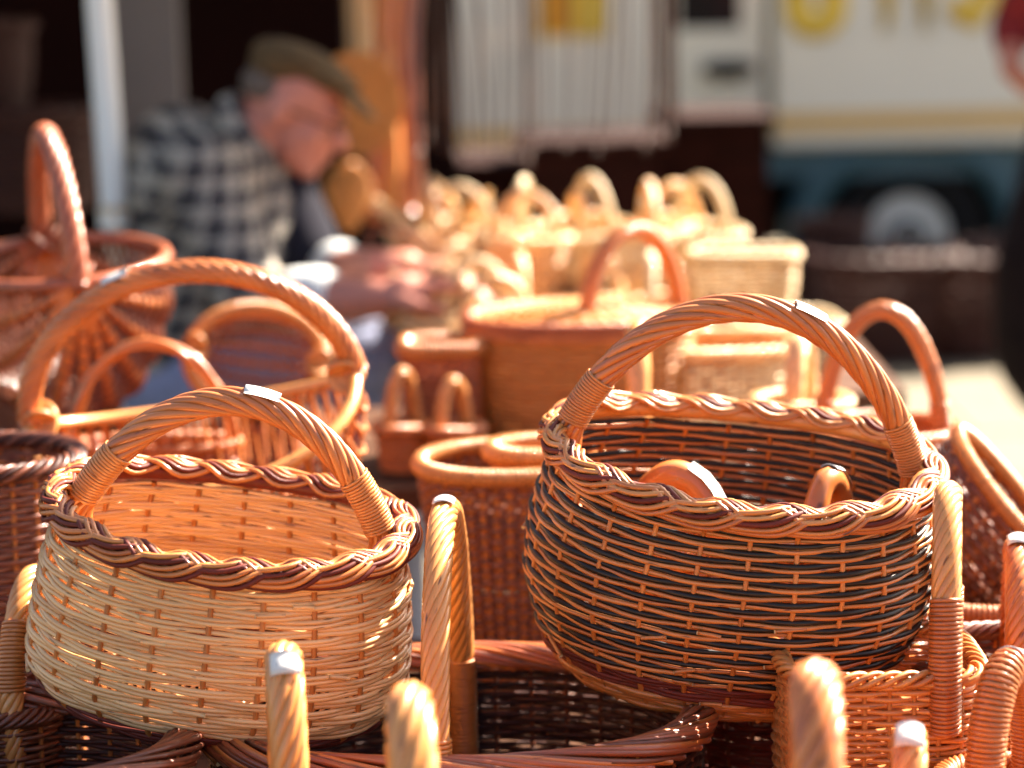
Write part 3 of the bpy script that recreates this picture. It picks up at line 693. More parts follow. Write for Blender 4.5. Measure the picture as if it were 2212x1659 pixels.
up = wb('dark woven basket standing under the striped basket', on(1690, 1560, 2.47, TOP), .095, .085, .135, 20, 22, .0033, 'maroon', border='rope', bmat='brown', stake='brown')

# foreground handles: baskets stand below the frame, only their handles rise into it
wb('front basket whose pale twisted handle carries a white tag, before the pale basket', on(612, 1380, 2.02, TOP), .090, .062, .165, 24, 20, .0032, 'tan', hd=dict(ha=.058, hh=.128, k=.9, rad=.0165, nrod=9, tw=2.2, mat='gold', yaw=97, tag=.45, taglen=.016))
wb('nearest left basket with a thick blurred handle at the bottom edge', on(885, 1500, 1.80, TOP), .095, .075, .19, 26, 20, .0032, 'gold', hd=dict(ha=.066, hh=.128, k=.9, rad=.0185, nrod=8, tw=2, mat='gold', yaw=95, dz=.006))
wb('nearest right basket with a thick glossy blurred handle before the striped basket', on(1762, 1480, 1.79, TOP), .10, .08, .20, 26, 20, .0032, 'orange', hd=dict(ha=.07, hh=.130, k=.9, rad=.0205, nrod=9, tw=2.6, mat='orange', yaw=84, dz=.006))
wb('little basket with a short tagged twisted handle at the bottom right', on(1965, 1600, 2.0, TOP), .062, .055, .130, 20, 18, .003, 'tan', hd=dict(ha=.045, hh=.094, k=.9, rad=.0155, nrod=8, tw=2.6, mat='gold', yaw=80, tag=.47, taglen=.018))
wb('square basket with straight rim at the bottom right, twisted handle beside the striped basket', on(1890, 1480, 2.24, TOP), .088, .085, .228, 40, 28, .0027, 'tan', e=4.5, prof=P_STRAIGHT, border='rope', brad=.007, brod=.0030, nb=4, bt=10, bmat=('tan', 'gold'),
   hd=dict(ha=.085, hh=.148, k=.85, rad=.0135, nrod=9, tw=4, mat='gold', yaw=79, off=(.066, 0), wrap=[(.0, .26), (.80, 1.)], wmat='orange'))
wb('round basket at the right edge with a steep twisted handle and white tag', on(2195, 1480, 2.36, TOP), .10, .10, .185, 28, 24, .0031, 'brown', hd=dict(ha=.088, hh=.108, k=.8, rad=.0145, nrod=9, tw=4, mat='orange', yaw=80, tag=.5, taglen=.028, wrap=[(.0, .2)], wmat='tan'))
wb('small basket in the bottom right corner with a broad bound strap handle', on(2178, 1560, 2.10, TOP), .055, .055, .150, 24, 18, .0029, 'orange', hd=dict(ha=.042, hh=.105, k=.95, rad=.0155, nrod=6, tw=2, mat='orange', yaw=50, wrap=[(.0, .98)], wmat='orange', wr=.0022, tag=.55, taglen=.03))

# between and behind the front pair
jb = wb('oval tub basket with a thick bound rim in the gap between the front baskets', on(1100, 1000, 2.82, TOP), .104, .095, .290, 42, 40, .0036, 'brown', prof=[(0, .62), (.5, .85), (1, 1.0)], border='wrap', brad=.0078, brod=.0026, bmat='gold', rs=.0038, pair=1)
wb('little tan basket standing inside the oval tub, bound rim showing', on(1160, 985, 2.83, TOP + .19), .052, .045, .110, 14, 18, .003, 'orange', border='wrap', brad=.009, brod=.0026, bmat='gold')
wb('slim basket behind the striped basket, one bright upright handle showing', on(1378, 800, 2.96, TOP), .075, .07, .28, 30, 20, .0036, 'tan', split=True, hd=dict(ha=.055, hh=.135, k=.9, rad=.0145, nrod=1, mat='gold', yaw=86))
wb('orange basket behind the striped basket on the right with a tall slim arched handle', on(1905, 930, 2.98, TOP), .088, .08, .285, 40, 22, .0034, 'orange', hd=dict(ha=.074, hh=.150, k=.75, rad=.0115, nrod=7, tw=5, mat='orange', yaw=-16, wrap=[(.08, .2), (.8, .92)]))
wb('tipped open basket at the right edge with a sunlit bound rim', at(1998, 1215, 2.76), .092, .080, .120, 20, 24, .0032, 'brown', roll=50, tilt=10, yaw=0, border='wrap', brad=.0065, brod=.0024, bmat='gold')
wb('low round basket under the tipped basket at the right edge', on(2150, 1330, 2.66, TOP), .10, .09, .17, 24, 24, .0032, 'brown', border='wrap', brad=.008, brod=.0026, bmat='orange', mats=lambda j: ('black' if j % 2 else 'brown', 1.0))
# small handled baskets lying in the striped basket
mi = Matrix.Translation((0, 0, 0))
p1 = at(1462, 1075, 2.38); p2 = at(1790, 1085, 2.36)
wb('little basket inside the striped basket, its fat handle tagged white, left of two', p1 - Vector((0, 0, .162)), .05, .045, .11, 18, 16, .003, 'tan', hd=dict(ha=.042, hh=.070, k=.95, rad=.0155, nrod=1, mat='orange', yaw=-20, tag=.60, taglen=.036))
wb('little basket inside the striped basket, narrow tagged handle, right of two', p2 - Vector((0, 0, .175)), .045, .04, .127, 20, 16, .003, 'tan', hd=dict(ha=.034, hh=.067, k=.95, rad=.0125, nrod=1, mat='orange', yaw=55, tag=.56, taglen=.03))

# second row on the higher table
def lid(root, pl, h, mat, bmat):
    l = MB(); n = 120; u = np.arange(n) / n
    for k in range(19):
        q = (k + .5) / 19; x, y, nx, ny = pl.p(u); l.tube(np.stack([x * q, y * q, h + .020 * (1 - q * q) + np.cos(PI * 28 * u + PI * k) * .0032], -1), .0040, 5, True)
    o = tag(l.build('lid', mat, root), kind='stuff')
    x, y, nx, ny = pl.p(u)
    for s_ in range(3):
        q = 2 * PI * (24 * u + s_ / 3); m = MB(); m.tube(np.stack([x + nx * .006 * np.cos(q), y + ny * .006 * np.cos(q), h + .004 + .005 * np.sin(q)], -1), .0042, 6, True); m.build('lid_border', bmat, root)
ob = wb('lidded oval picnic basket with tall arched handle in the middle', on(1250, 720, 3.42, TOP2), .158, .125, .165, 26, 36, .0034, 'honey', prof=P_STRAIGHT, e=2.4, border='rope', bmat='orange', brad=.006, per=4,
        hd=dict(ha=.088, hh=.125, k=.85, rad=.0125, nrod=7, tw=5, mat='orange', yaw=38, off=(.078, 0), dz=.012, leg=.04))
lid(ob, Plan(.158, .125, 2.4), .178, 'honey', 'red')
bx = wb('small square orange basket left of the picnic basket, sunlit rim', on(955, 800, 3.36, TOP2), .052, .050, .150, 22, 20, .0036, 'red', e=4, prof=P_STRAIGHT, border='wrap', brad=.009, brod=.003, bmat='gold')
for q, (px, py) in enumerate(((868, 800), (978, 815))):
    wb(('tiny basket with a stubby handle at the left foot of the square basket', 'tiny basket with a stubby handle before the square basket')[q], on(px, py, 3.26 - .02 * q, TOP2), .034, .032, .055, 9, 14, .003, 'orange', hd=dict(ha=.022, hh=.075 - .01 * q, k=.95, rad=.0095, nrod=6, tw=2, mat='gold', yaw=40), bottom=True)
wb('pale cream oval basket right of the picnic basket, sunlit rim', on(1530, 760, 3.46, TOP2), .122, .10, .125, 24, 34, .0026, 'straw', prof=P_STRAIGHT, border='rope', brad=.009, brod=.004, nb=4, bt=10, bmat='pale')
wb('small pale tub stuffed beside the cream basket behind the striped handle', on(1730, 830, 3.20, TOP2), .06, .055, .09, 15, 22, .003, 'straw', border='rope', bmat='pale', hd=dict(ha=.04, hh=.08, k=.95, rad=.014, nrod=6, tw=2, mat='pale', yaw=70))

# sunlit pile of pale baskets at the back: one of each kind, then copies
def pale_round(hh, yaw, mat='straw'):
    return wb('x', (0, 0, 0), .072, .066, .085, 11, 18, .0038, mat, split=False, sides=5, border='rope', brad=.008, brod=.005, nb=3, bt=8, hd=dict(ha=.060, hh=hh, k=.85, rad=.0095, nrod=5, tw=4, mat=mat, yaw=yaw, n=50, sides=5), name='pale_basket')
def pale_square(mat='straw'):
    return wb('x', (0, 0, 0), .088, .062, .075, 10, 20, .0036, mat, e=5, prof=P_STRAIGHT, split=False, sides=5, border='rope', brad=.008, brod=.005, nb=3, bt=8, name='pale_basket')
kinds = [pale_round(.10, 20), pale_round(.085, 85, 'pale'), pale_square()]
PILE = [  # px, depth, level, kind, yaw, tilt, label
    (905, 4.42, 0, 1, 0, 0, 'pale round basket at the left end of the sunlit pile'),
    (960, 4.28, 0, 0, 30, 0, 'pale round basket with arched handle behind the left end of the pile'),
    (1045, 4.00, 0, 0, -20, 0, 'pale handled basket at the front of the pile left of the picnic basket'),
    (1120, 4.18, 0, 1, 10, 0, 'pale basket in the pile seen left of the picnic basket handle'),
    (1110, 4.40, 1, 0, 60, 12, 'pale basket tipped on top of the pile, left part'),
    (930, 4.44, 1, 1, 15, -14, 'pale basket on top of the pile beside the hanging canes'),
    (1225, 4.05, 0, 2, 8, 0, 'pale square tray behind the picnic basket lid'),
    (1300, 4.22, 0, 1, 40, 0, 'pale basket seen through the picnic basket handle'),
    (1295, 4.44, 1, 0, 100, 0, 'pale basket high on the pile left of the picnic handle top'),
    (1390, 4.02, 0, 0, 70, 0, 'pale basket behind the right foot of the picnic handle'),
    (1400, 4.42, 1, 1, 10, 0, 'pale basket on top of the pile, upright handle against the dark counter'),
    (1480, 4.20, 0, 2, -6, 0, 'pale square tray at the right of the pile'),
    (1520, 4.36, 1, 0, 118, 0, 'pale basket topping the right of the pile with a fat round handle'),
    (1600, 4.10, 0, 2, 4, 0, 'lowest pale square basket of the right hand stack'),
    (1604, 4.12, 1, 2, -5, 0, 'uppermost pale square basket of the right hand stack'),
    (1690, 4.00, 0, 2, 12, 0, 'pale square basket at the right end of the pile'),
    (1010, 4.46, 1, 0, 140, 20, 'pale basket leaning on top of the pile before the plank counter'),
    (1190, 4.46, 1, 2, 25, 8, 'pale square tray lying crooked on top of the pile'),
    (1000, 4.15, 0, 2, 35, 14, 'pale square tray leaning at the front left of the pile'),
    (1150, 4.30, 1, 1, 75, -10, 'pale basket lying loose on the middle of the pile'),
    (1345, 4.30, 1, 2, -30, -12, 'pale square tray tilted on the pile right of the picnic handle'),
    (1440, 4.10, 0, 1, 95, 6, 'pale basket with an end-on handle behind the cream basket'),
    (1075, 3.92, 0, 1, 110, 0, 'pale basket with an upright handle leg just left of the picnic lid'),
    (975, 4.02, 0, 1, 60, -6, 'pale basket close to the hands of the man'),
    (1250, 4.48, 1, 1, 20, 16, 'pale basket high at the back of the pile before the counter'),
    (1450, 4.46, 1, 1, -50, 10, 'pale basket high at the back beside the fat handle'),
]
seen = set()
for px, d, lev, kd, yw, tl, lb in PILE:
    o = kinds[kd] if kd not in seen else copy_tree(kinds[kd]); seen.add(kd)
    p = on(px, 640, d, TOP2 + lev * .098); o.location = p
    tl += rng.normal() * 5
    o.rotation_euler = (Matrix.Rotation(R(rng.normal() * 4), 4, 'Y') @ Matrix.Rotation(R(tl), 4, 'X') @ Matrix.Rotation(R(yw), 4, 'Z')).to_euler()
    tag(o, lb, 'basket', 'pale baskets piled in the sun')

# dark baskets: on the shelf and in the shade of the van
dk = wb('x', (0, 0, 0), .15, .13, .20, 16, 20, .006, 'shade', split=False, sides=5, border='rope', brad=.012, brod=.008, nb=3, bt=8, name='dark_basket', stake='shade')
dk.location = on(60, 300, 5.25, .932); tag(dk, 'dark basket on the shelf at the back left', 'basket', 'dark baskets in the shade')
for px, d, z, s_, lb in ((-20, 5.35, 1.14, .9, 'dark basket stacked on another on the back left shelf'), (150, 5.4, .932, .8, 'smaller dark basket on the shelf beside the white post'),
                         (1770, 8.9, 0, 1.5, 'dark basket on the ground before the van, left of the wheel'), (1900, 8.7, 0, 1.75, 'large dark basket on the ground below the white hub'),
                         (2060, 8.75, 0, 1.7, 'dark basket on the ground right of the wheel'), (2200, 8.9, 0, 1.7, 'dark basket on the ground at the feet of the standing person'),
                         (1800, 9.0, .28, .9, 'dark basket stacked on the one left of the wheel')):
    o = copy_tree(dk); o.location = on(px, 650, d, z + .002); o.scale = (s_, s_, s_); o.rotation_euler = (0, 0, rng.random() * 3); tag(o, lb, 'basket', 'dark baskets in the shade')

# loose rolls of pale cane lying across the left end of the pile
for k, (x0, y0, x1, y1, d, lb) in enumerate(((812, 440, 985, 575, 4.42, 'thick pale cane lying slanted across the left end of the pile'), (930, 395, 985, 455, 4.5, 'short pale cane sticking up at the left of the pile'),
                                             (1010, 470, 1055, 425, 4.5, 'stubby pale cane leaning right at the top of the pile'), (1380, 560, 1392, 440, 4.45, 'upright pale cane behind the picnic handle'))):
    a = at(x0, y0, d); b = at(x1, y1, d - .12); t = np.linspace(0, 1, 14)[:, None]; o = tag(empty('cane_roll', (a + b) / 2), lb, 'cane', 'pale canes on the pile')
    P = np.array(a - o.location) * (1 - t) + np.array(b - o.location) * t; P[:, 2] += .006 * np.sin(t[:, 0] * PI)
    for q in range(5):
        off = np.array((0, math.cos(q * 1.2566), math.sin(q * 1.2566))) * .0085
        tw = np.stack([0 * t[:, 0], .0085 * np.cos(q * 1.2566 + t[:, 0] * 5), .0085 * np.sin(q * 1.2566 + t[:, 0] * 5)], -1)
        m = MB(); m.tube(P + tw, .0062, 7, ref=(0, 1, .01), capmi=1); m.build('cane', 'pale', o, mat2='cut')

wb('low brown basket propping up the ribbed scoop basket', on(560, 900, 3.27, TOP2), .06, .05, .062, 10, 18, .0031, 'brown')
wb('low dark basket under the melon shaped basket', on(128, 880, 3.22, TOP2), .075, .075, .055, 9, 18, .0031, 'shade')
# ------------------------------------------------------------------ people
def remesh(o, vox, smooth=4):
    r = o.modifiers.new('remesh', 'REMESH'); r.mode = 'VOXEL'; r.voxel_size = vox; r.use_smooth_shade = True
    s = o.modifiers.new('smooth', 'SMOOTH'); s.factor = .5; s.iterations = smooth; return o
def V3(px, py, d): return np.array(at(px, py, d))
def hand(m, wrist, fwd, up, side=None, L=.185, curl=.6, mirror=1):
    """palm and five curled fingers added to a body mesh"""
    wrist = np.array(wrist); fwd = np.array(fwd) / np.linalg.norm(fwd); up = np.array(up) - np.dot(up, fwd) * fwd; up /= np.linalg.norm(up); sd = np.cross(fwd, up) * mirror
    m.cap(wrist, wrist + fwd * L * .22, .027, .030)
    for k in range(4):
        x = (k - 1.5) * .0195; b0 = wrist + fwd * L * .15 + sd * x * .7; b1 = wrist + fwd * L * .48 + sd * x
        m.cap(b0, b1, .0155, .0125)
        ln = L * (.50, .55, .52, .42)[k]; a = 0; p = b1
        for s_, (q, r0, r1) in enumerate(((.42, .0105, .0098), (.32, .0098, .009), (.26, .009, .0078))):
            a += curl * (.6, .9, .7)[s_]; p2 = p + (fwd * math.cos(a) - up * math.sin(a)) * ln * q; m.cap(p, p2, r0, r1, 10); p = p2
    t0 = wrist + fwd * L * .12 + sd * .026 * -1; t1 = t0 + (fwd * .75 - sd * .6 - up * .2) * L * .26; t2 = t1 + (fwd * .9 - sd * .1 - up * .45) * L * .2
    m.cap(t0, t1, .016, .0125); m.cap(t1, t2, .0122, .0095)

def seated_man():
    o0 = at(430, 800, 4.42); root = tag(empty('person', (o0.x, o0.y, 0)), 'seated man in olive flat cap and checked shirt bending over his work', 'person'); O = np.array((o0.x, o0.y, 0))
    w = lambda px, py, d: V3(px, py, d) - O
    hip = w(430, 800, 4.44); chest = w(470, 480, 4.42); neck0 = w(535, 310, 4.38); head = w(634, 240, 4.36)
    shN = w(440, 385, 4.22); shF = w(565, 375, 4.58); elN = w(545, 655, 4.15); elF = w(640, 600, 4.56); wrN = w(820, 645, 4.03); wrF = w(825, 578, 4.15)
    kneeN = w(815, 800, 4.25); kneeF = w(790, 770, 4.55)
    b = MB()
    # head: skull, jaw, brow, nose, lips, chin, ear; facing right and down
    fw = np.array((.90, -.16, -.36)); fw /= np.linalg.norm(fw); upv = np.array((.36, .02, .92)); upv -= np.dot(upv, fw) * fw; upv /= np.linalg.norm(upv); sd = np.cross(fw, upv)
    Rm = np.stack([fw, sd, upv], 1)
    hk = .92; hp = lambda f, s, u: head + (fw * f + sd * s + upv * u) * hk
    b.ell(hp(-.012, 0, .03), np.array((.100, .078, .092)) * hk, Rm, 20, 14); b.ell(hp(.028, 0, -.035), np.array((.068, .062, .078)) * hk, Rm, 18, 12)
    b.ell(hp(.062, 0, -.095), np.array((.028, .032, .022)) * hk, Rm); b.ell(hp(.080, 0, .022), np.array((.022, .055, .018)) * hk, Rm)
    b.cap(hp(.088, 0, .012), hp(.112, 0, -.026), .010, .0155); b.ell(hp(.098, .012, -.030), np.array((.012, .009, .009)) * hk, Rm); b.ell(hp(.098, -.012, -.030), np.array((.012, .009, .009)) * hk, Rm)
    b.ell(hp(.090, 0, -.058), np.array((.012, .025, .007)) * hk, Rm); b.ell(hp(.088, 0, -.070), np.array((.012, .022, .007)) * hk, Rm)
    b.ell(hp(.055, .040, -.030), np.array((.030, .024, .026)) * hk, Rm); b.ell(hp(.055, -.040, -.030), np.array((.030, .024, .026)) * hk, Rm)
    for s_ in (-1, 1): b.ell(hp(-.012, s_ * .079, -.008), np.array((.022, .010, .034)) * hk, Rm)
    b.cap(hp(-.035, 0, -.04), neck0, .058, .064); b.cap(neck0, chest, .07, .12)
    b.cap(chest, hip, .125, .13)
    b.cap(neck0 * .4 + chest * .6, shN, .07, .055); b.cap(neck0 * .4 + chest * .6, shF, .07, .055)
    for s, e, wr in ((shN, elN, wrN), (shF, elF, wrF)):
        b.cap(s, e, .052, .040); b.cap(e, e * .6 + wr * .4, .046, .050); b.cap(e * .6 + wr * .4, wr, .050, .033)
    hand(b, wrN, w(960, 600, 4.02) - wrN, (-.15, -.25, 1), None, L=.20, curl=.55, mirror=-1)
    hand(b, wrF, w(965, 575, 4.12) - wrF, (-.1, .15, 1), None, L=.20, curl=.5, mirror=1)
    for k, x in ((kneeN, -.10), (kneeF, .12)):
        hp_ = hip + np.array((0.02, x, -.02)); b.cap(hp_, k, .085, .062); ft = np.array((k[0] + .02, k[1], .09)); b.cap(k, ft, .06, .042); b.cap(ft, ft + np.array((.16, -.01, -.045)), .042, .032)
    remesh(b.build('body', 'skin', root), .0065, 3)
    # shirt
    s = MB()
    back = w(400, 395, 4.45)
    s.cap(neck0 * .85 + chest * .15, chest, .085, .165, 18); s.cap(chest, hip, .170, .165, 18); s.ell(back, (.125, .17, .15)); s.ell(chest + np.array((-.02, 0, .06)), (.15, .19, .13))
    s.cap(neck0 * .5 + chest * .5, shN, .095, .085); s.cap(neck0 * .5 + chest * .5, shF, .095, .085)
    for sh, e, wr in ((shN, elN, wrN), (shF, elF, wrF)):
        s.cap(sh, e, .080, .062); s.cap(e, e * .62 + wr * .38, .062, .055)
    remesh(s.build('shirt', 'plaid', root), .011, 3)
    for e, wr in ((elN, wrN), (elF, wrF)):
        c = MB(); c.cap(e * .60 + wr * .40, e * .47 + wr * .53, .058, .058); remesh(c.build('cuff', 'shirtwhite', root), .008, 2)
    c = MB(); q = np.linspace(0, 2 * PI, 24, endpoint=False); ax_ = (head - neck0); ax_ /= np.linalg.norm(ax_); a1 = np.cross(ax_, (0, 1, 0)); a1 /= np.linalg.norm(a1); a2 = np.cross(ax_, a1)
    cc = neck0 + ax_ * .012; c.tube(cc + (np.cos(q)[:, None] * a1 + np.sin(q)[:, None] * a2) * .078, .020, 8, True, ref=ax_, flat=1.4); c.build('collar', 'plaid', root)
    v = MB(); v.cap(w(600, 420, 4.42), w(650, 560, 4.40), .075, .08); remesh(v.build('undershirt', 'navy', root), .01, 2)
    j = MB()
    for k, x in ((kneeN, -.10), (kneeF, .12)):
        hp_ = hip + np.array((0.02, x, -.03)); j.cap(hp_, k, .105, .080); j.cap(k, np.array((k[0] + .02, k[1], .13)), .078, .06)
    j.ell(hip + np.array((0, 0, -.03)), (.15, .19, .12)); remesh(j.build('jeans', 'jeans', root), .011, 3)
    h = MB()
    h.ell(hp(-.050, 0, .030), np.array((.070, .082, .050)) * hk, Rm); remesh(h.build('hair', 'hair', root), .007, 2)
    # flat cap: crown pulled forward, stiff peak
    k = MB(); k.ell(hp(-.018, 0, .090), np.array((.104, .086, .040)) * hk, Rm, 22, 12); k.ell(hp(.045, 0, .082), np.array((.066, .080, .026)) * hk, Rm, 20, 12); k.ell(hp(-.045, 0, .070), np.array((.072, .086, .044)) * hk, Rm, 20, 12)
    remesh(k.build('cap_crown', 'cap', root), .007, 4)
    p = MB(); p.ell(hp(.108, 0, .062), np.array((.055, .068, .009)) * hk, np.stack([fw * .93 - upv * .37, sd, upv * .93 + fw * .37], 1), 20, 10); p.build('cap_peak', 'cap', root)
    g = MB()
    for s_ in (-1, 1):
        q = np.linspace(0, 2 * PI, 20, endpoint=False); g.tube(np.stack([hp(.100, s_ * .033 + .024 * math.cos(a), .000 + .019 * math.sin(a)) for a in q]), .0022, 5, True, ref=fw)
        g.tube(np.stack([hp(.100, s_ * .057, .003), hp(.06, s_ * .074, .004), hp(-.01, s_ * .080, .006)]), .0022, 5, ref=upv)
    g.tube(np.stack([hp(.102, -.010, .003), hp(.104, 0, .006), hp(.102, .010, .003)]), .0022, 5, ref=upv); g.build('glasses', 'black_p', root)
    # low stool
    st = tag(empty('wooden_stool', (o0.x - .03, o0.y, 0)), 'low wooden stool under the seated man', 'stool'); hz = hip[2] - .165
    m = MB(); m.tube([(0, 0, hz - .035), (0, 0, hz)], .17, 24, ref=(1, 0, 0)); m.build('seat', 'darkwood', st)
    for a_ in range(3): m = MB(); m.tube([(.15 * math.cos(a_ * 2.09), .15 * math.sin(a_ * 2.09), 0), (.11 * math.cos(a_ * 2.09), .11 * math.sin(a_ * 2.09), hz - .036)], .018, 8, ref=(1, 1, 0)); m.build('leg', 'darkwood', st)
    # the piece of work in his hands
    wk = tag(empty('unfinished_basket', w(965, 630, 4.09) + O), 'unfinished basket base with loose canes in the hands of the man', 'basket')
    for i in range(9):
        a_ = i * PI / 9; m = MB(); L_ = .085 + .03 * rng.random(); m.tube(np.array([(-L_ * math.cos(a_), -.25 * L_ * math.sin(a_), -L_ * math.sin(a_)), (0, .004 * (i % 2), 0), (L_ * math.cos(a_), .25 * L_ * math.sin(a_), L_ * math.sin(a_))]), .0028, 6, ref=(0, 1, 0)); m.build('stake', 'straw', wk)
    t = np.linspace(0, 2 * PI * 7, 260); m = MB(); m.tube(np.stack([(.012 + .0052 * t / 2 / PI * 1.2) * np.cos(t), .005 * np.sin(t * 4.5), (.012 + .0052 * t / 2 / PI * 1.2) * np.sin(t)], -1), .0026, 6, ref=(0, 1, 0)); m.build('weaver', 'straw', wk)
    t = np.linspace(0, 1, 60); m = MB(); m.tube(np.stack([-.06 + .07 * np.sin(t * 9), .02 * np.cos(t * 7), .02 + .12 * t + .02 * np.sin(t * 14)], -1), .0018, 5, ref=(0, 1, 0)); m.build('loose_cane', 'red', wk)
seated_man()

def standing_person():
    d = 6.3; o0 = at(2375, 300, d); root = tag(empty('person', (o0.x, o0.y, 0)), 'person in red sleeve and dark clothes cut off by the right edge', 'person'); O = np.array((o0.x, o0.y, 0))
    b = MB(); z = lambda v: np.array(v)
    b.cap(z((0, 0, .90)), z((0, 0, 1.30)), .12, .15); b.cap(z((0, 0, 1.38)), z((0, 0, 1.50)), .055, .05); b.ell((0, -.02, 1.60), (.075, .095, .12)); b.ell((0, -.115, 1.585), (.013, .02, .02)); b.ell((0, -.06, 1.52), (.045, .05, .04))
    for s_ in (-1, 1):
        sh = z((s_ * .18, 0, 1.36)); el = z((s_ * .235, .0, 1.22)) if s_ > 0 else w_el; 
        b.cap(z((s_ * .08, 0, 1.36)), sh, .06, .055)
        wr = z((.20, -.06, .84)) if s_ > 0 else w_wr
        b.cap(sh, el, .05, .042); b.cap(el, wr, .042, .028); hand(b, wr, (0.02 * s_, -.05, -1) if s_ > 0 else (.55, -.35, -.5), (s_ * 1., 0, 0), None, curl=.35, mirror=s_)
        b.cap(z((s_ * .09, 0, .88)), z((s_ * .10, -.01, .48)), .085, .06); b.cap(z((s_ * .10, -.01, .48)), z((s_ * .10, .02, .09)), .058, .04); b.cap(z((s_ * .10, .02, .07)), z((s_ * .11, -.14, .04)), .04, .034)
    remesh(b.build('body', 'skin', root), .008, 3)
    s = MB(); s.cap(z((0, 0, 1.05)), z((0, 0, 1.30)), .15, .17); s.cap(z((-.1, 0, 1.35)), z((-.18, 0, 1.36)), .08, .07); s.cap(z((.1, 0, 1.35)), z((.18, 0, 1.36)), .08, .07)
    s.cap(z((-.18, 0, 1.36)), w_el, .066, .058); s.cap(w_el, w_el * .62 + w_wr * .38, .058, .050); s.cap(z((.18, 0, 1.36)), z((.235, 0, 1.10)), .066, .055)
    remesh(s.build('sweater', 'redcloth', root), .011, 3)
    k = MB(); 
    for i in range(9): pass
    k.cap(z((0, 0, 1.06)), z((-.02, 0, .62)), .155, .25, 20); k.cap(z((-.02, 0, .62)), z((-.03, 0, .42)), .25, .24, 20); remesh(k.build('skirt', 'blackcloth', root), .014, 3)
    h = MB(); h.ell((0, .01, 1.64), (.09, .105, .11)); h.ell((0, .06, 1.55), (.085, .06, .12)); remesh(h.build('hair', 'hair', root), .009, 2)
w_el = np.array((-.135, -.02, 1.235)); w_el[0] = -.12
w_el = np.array((at(2188, 40, 6.3) - at(2375, 300, 6.3)).to_tuple()); w_el[2] = at(2188, 55, 6.3).z; w_wr = np.array((at(2182, 160, 6.2) - at(2375, 300, 6.3)).to_tuple()); w_wr[2] = at(2182, 150, 6.2).z
standing_person()
# ------------------------------------------------------------------ goods hanging from the stall
m = MB(); m.tube([cpt(-1.3, 4.95, 2.24), cpt(.64, 4.95, 2.24)], .016, 10, ref=(0, 0, 1)); m.build('goods_rail', 'polewhite', can)
CORDS = [(925, 300, 0, 8, 'leather'), (952, 322, 14, 7, 'leather'), (975, 335, 30, 8, 'leather'), (1003, 330, 36, 8, 'leather'), (1030, 338, 2, 9, 'leather'), (1052, 330, 40, 7, 'leather'), (1078, 335, -6, 8, 'leather'),
         (1108, 340, -4, 9, 'leather'), (1135, 350, 4, 16, 'leather'), (1150, 320, 10, 9, 'leather'), (1178, 300, 14, 8, 'leather'), (1222, 320, -8, 9, 'leather'), (1262, 300, -10, 8, 'leather'), (1292, 330, -22, 9, 'leather'),
         (1318, 310, -26, 8, 'leather'), (1352, 300, 8, 8, 'leather'), (1392, 320, -10, 12, 'leather'), (1412, 300, 6, 12, 'leather'), (1440, 290, 4, 16, 'leather')]
pos_w = ['at the left end of the row', 'second from the left', 'third from the left', 'fourth from the left', 'fifth from the left', 'sixth from the left', 'seventh from the left', 'eighth from the left', 'ninth from the left', 'tenth from the left',
         'eleventh from the left', 'twelfth from the left', 'eighth from the right', 'seventh from the right', 'sixth from the right', 'fourth from the right', 'third from the right', 'second from the right', 'at the right end of the row']
for (px, pb_, sl, wd, mt), pw in zip(CORDS, pos_w):
    a = at(px - sl, -300, 4.95); b = at(px + sl * .2, pb_, 4.95); z0 = 2.224
    x0 = b.x + (a.x - b.x) * (z0 - b.z) / max(.01, (a.z - b.z)); L_ = z0 - b.z
    o = tag(empty('hanging_cord', (x0, 4.95, z0)), ('brown leather cord ' if mt == 'leather' else 'pale cord ') + 'hanging before the cream van, ' + pw, 'cord', 'cords hanging from the stall rail')
    t = np.linspace(0, 1, 30); P = np.stack([(b.x - x0) * t ** 1.1 + .004 * np.sin(t * 9), .01 * np.sin(t * 5), -L_ * t], -1)
    r_ = mm(wd, 4.95) * .36
    m = MB(); m.tube(P, r_, 8, ref=(0, 1, 0)); m.build('cord', mt, o)
    m = MB(); q = np.linspace(0, 2 * PI, 16, endpoint=False); m.tube(np.stack([.0 * q, .019 * np.cos(q), .016 + .019 * np.sin(q)], -1), .0025, 6, True, ref=(1, 0, 0)); m.build('hanging_loop', mt, o)
    m = MB(); m.ell(P[-1], (r_ * 1.5, r_ * 1.5, r_ * 2.2)); m.build('knot', mt, o)
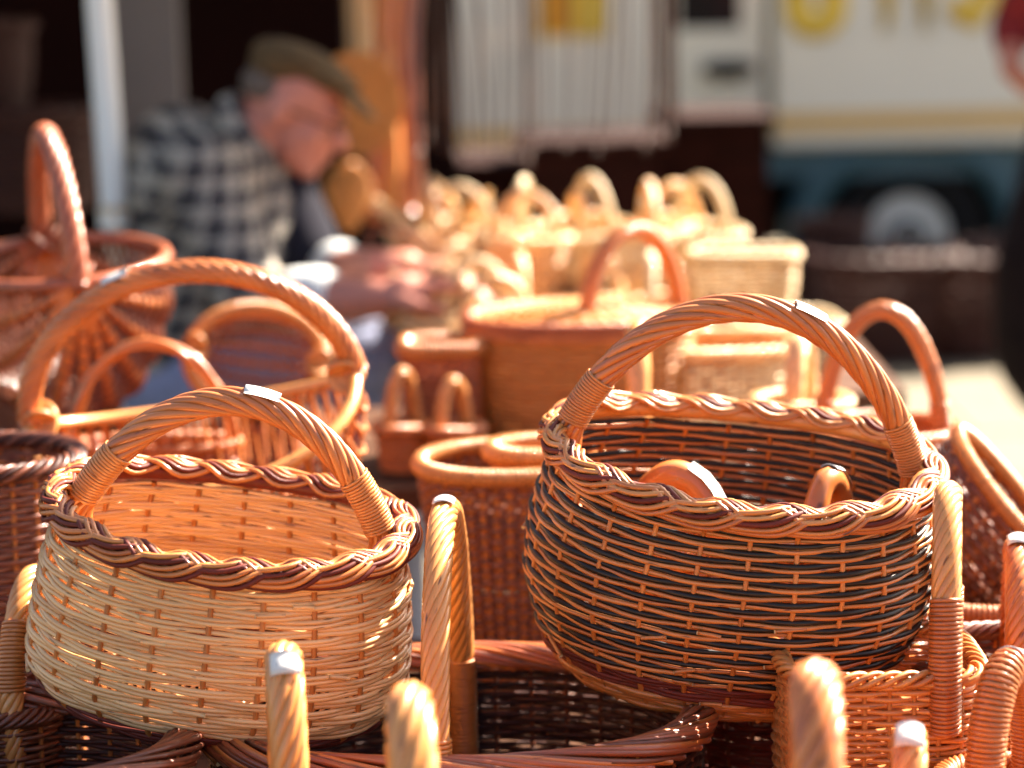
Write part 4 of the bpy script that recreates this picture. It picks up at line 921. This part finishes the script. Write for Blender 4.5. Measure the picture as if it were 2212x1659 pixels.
# bundle of bent canes, a pale pole, a round straw tray and a gourd shaped basket behind the man's head
def hang(name, label, cat, px, d): 
    p = at(px, 0, d); return tag(empty(name, (p.x, p.y, 0)), label, cat), np.array((p.x, p.y, 0))
cb, O = hang('cane_bundle', 'bundle of bent orange canes hanging behind the head of the man', 'canes', 840, 4.95)
for k, (pts, w_, mt) in enumerate([([(868, -330), (848, 60), (862, 180), (872, 300), (880, 460)], 44, 'orange'), ([(830, -330), (822, 60), (838, 180), (850, 330), (842, 470)], 40, 'honey'), ([(890, -330), (876, 120), (884, 260), (905, 400), (912, 470)], 30, 'orange'),
                                   ([(800, -330), (806, 150), (800, 300), (792, 470)], 36, 'honey'), ([(850, -330), (835, 40), (815, 180), (820, 330), (805, 480)], 40, 'orange'), ([(912, -330), (895, 40), (892, 200), (898, 330)], 30, 'brown')]):
    Q = np.array([np.array(at(x, y, 4.95 - .03 * (k % 3))) - O for x, y in pts]); t = np.linspace(0, 1, 30); tt = np.linspace(0, 1, len(Q))
    P = np.stack([np.interp(t, tt, Q[:, i]) for i in range(3)], -1)
    for _ in range(4): P[1:-1] = (P[:-2] + P[2:] + 2 * P[1:-1]) / 4
    m = MB(); m.tube(P, mm(w_, 4.95) / 2, 10, ref=(0, 1, 0)); m.build('cane', mt, cb)
zt2 = 2.22
m = MB(); Q = [(mm(x - 840, 4.95), 0, at(840, -330, 4.95).z - .02) for x in (800, 850, 912)]
m.tube([(Q[0][0] - .03, .0, Q[0][2]), (Q[2][0] + .03, 0, Q[2][2])], .05, 10, ref=(0, 0, 1)); m.build('tie', 'leather', cb)
m = MB(); m.tube([(0.02, 0, Q[0][2]), (.02, 0, 2.25)], .006, 6, ref=(0, 1, 0)); m.build('hanging_loop', 'leather', cb)
po, O = hang('cane_pole', 'pale cane pole hanging above the cap of the man', 'pole', 775, 4.86)
m = MB(); m.tube([(0.0, 0, 2.2), (0, 0, at(775, 150, 4.86).z)], mm(58, 4.86) / 2, 12, ref=(1, 0, 0)); m.build('pole', 'pale', po)
m = MB(); m.tube([(0, 0, 2.2), (0, .09, 2.25)], .005, 6, ref=(1, 0, 0)); m.build('hanging_loop', 'leather', po)
ty, O = hang('straw_tray', 'round tan straw tray hanging beside the face of the man', 'tray', 765, 4.78); zc = at(765, 225, 4.78).z
for k in range(15):
    q = np.linspace(0, 2 * PI, 40, endpoint=False); r_ = .006 + k * .0058; m = MB(); m.tube(np.stack([r_ * np.cos(q), -.012 * (k / 15) ** 2 + 0 * q, zc + r_ * 1.15 * np.sin(q)], -1), .0034, 6, True, ref=(0, 1, 0)); m.build('straw_coil', 'honey', ty)
m = MB(); m.tube([(0, 0, zc + .09), (0, .1, 2.25)], .003, 6, ref=(1, 0, 0)); m.build('hanging_loop', 'leather', ty)
gd, O = hang('gourd_basket', 'tan gourd shaped basket hanging below the chin of the man', 'basket', 738, 4.80); zc = at(738, 432, 4.80).z
for k in range(16):
    f = (k + .5) / 16; r_ = .040 * math.sin(PI * f ** .75) + .006; q = np.linspace(0, 2 * PI, 30, endpoint=False); m = MB(); m.tube(np.stack([r_ * np.cos(q), r_ * np.sin(q), zc + .07 - .14 * f + 0 * q], -1), .0052, 6, True); m.build('straw_coil', 'honey', gd)
m = MB(); m.tube([(0, 0, zc + .07), (0, .12, 1.6), (0, .23, 2.25)], .003, 6, ref=(1, 0, 0)); m.build('hanging_loop', 'leather', gd)
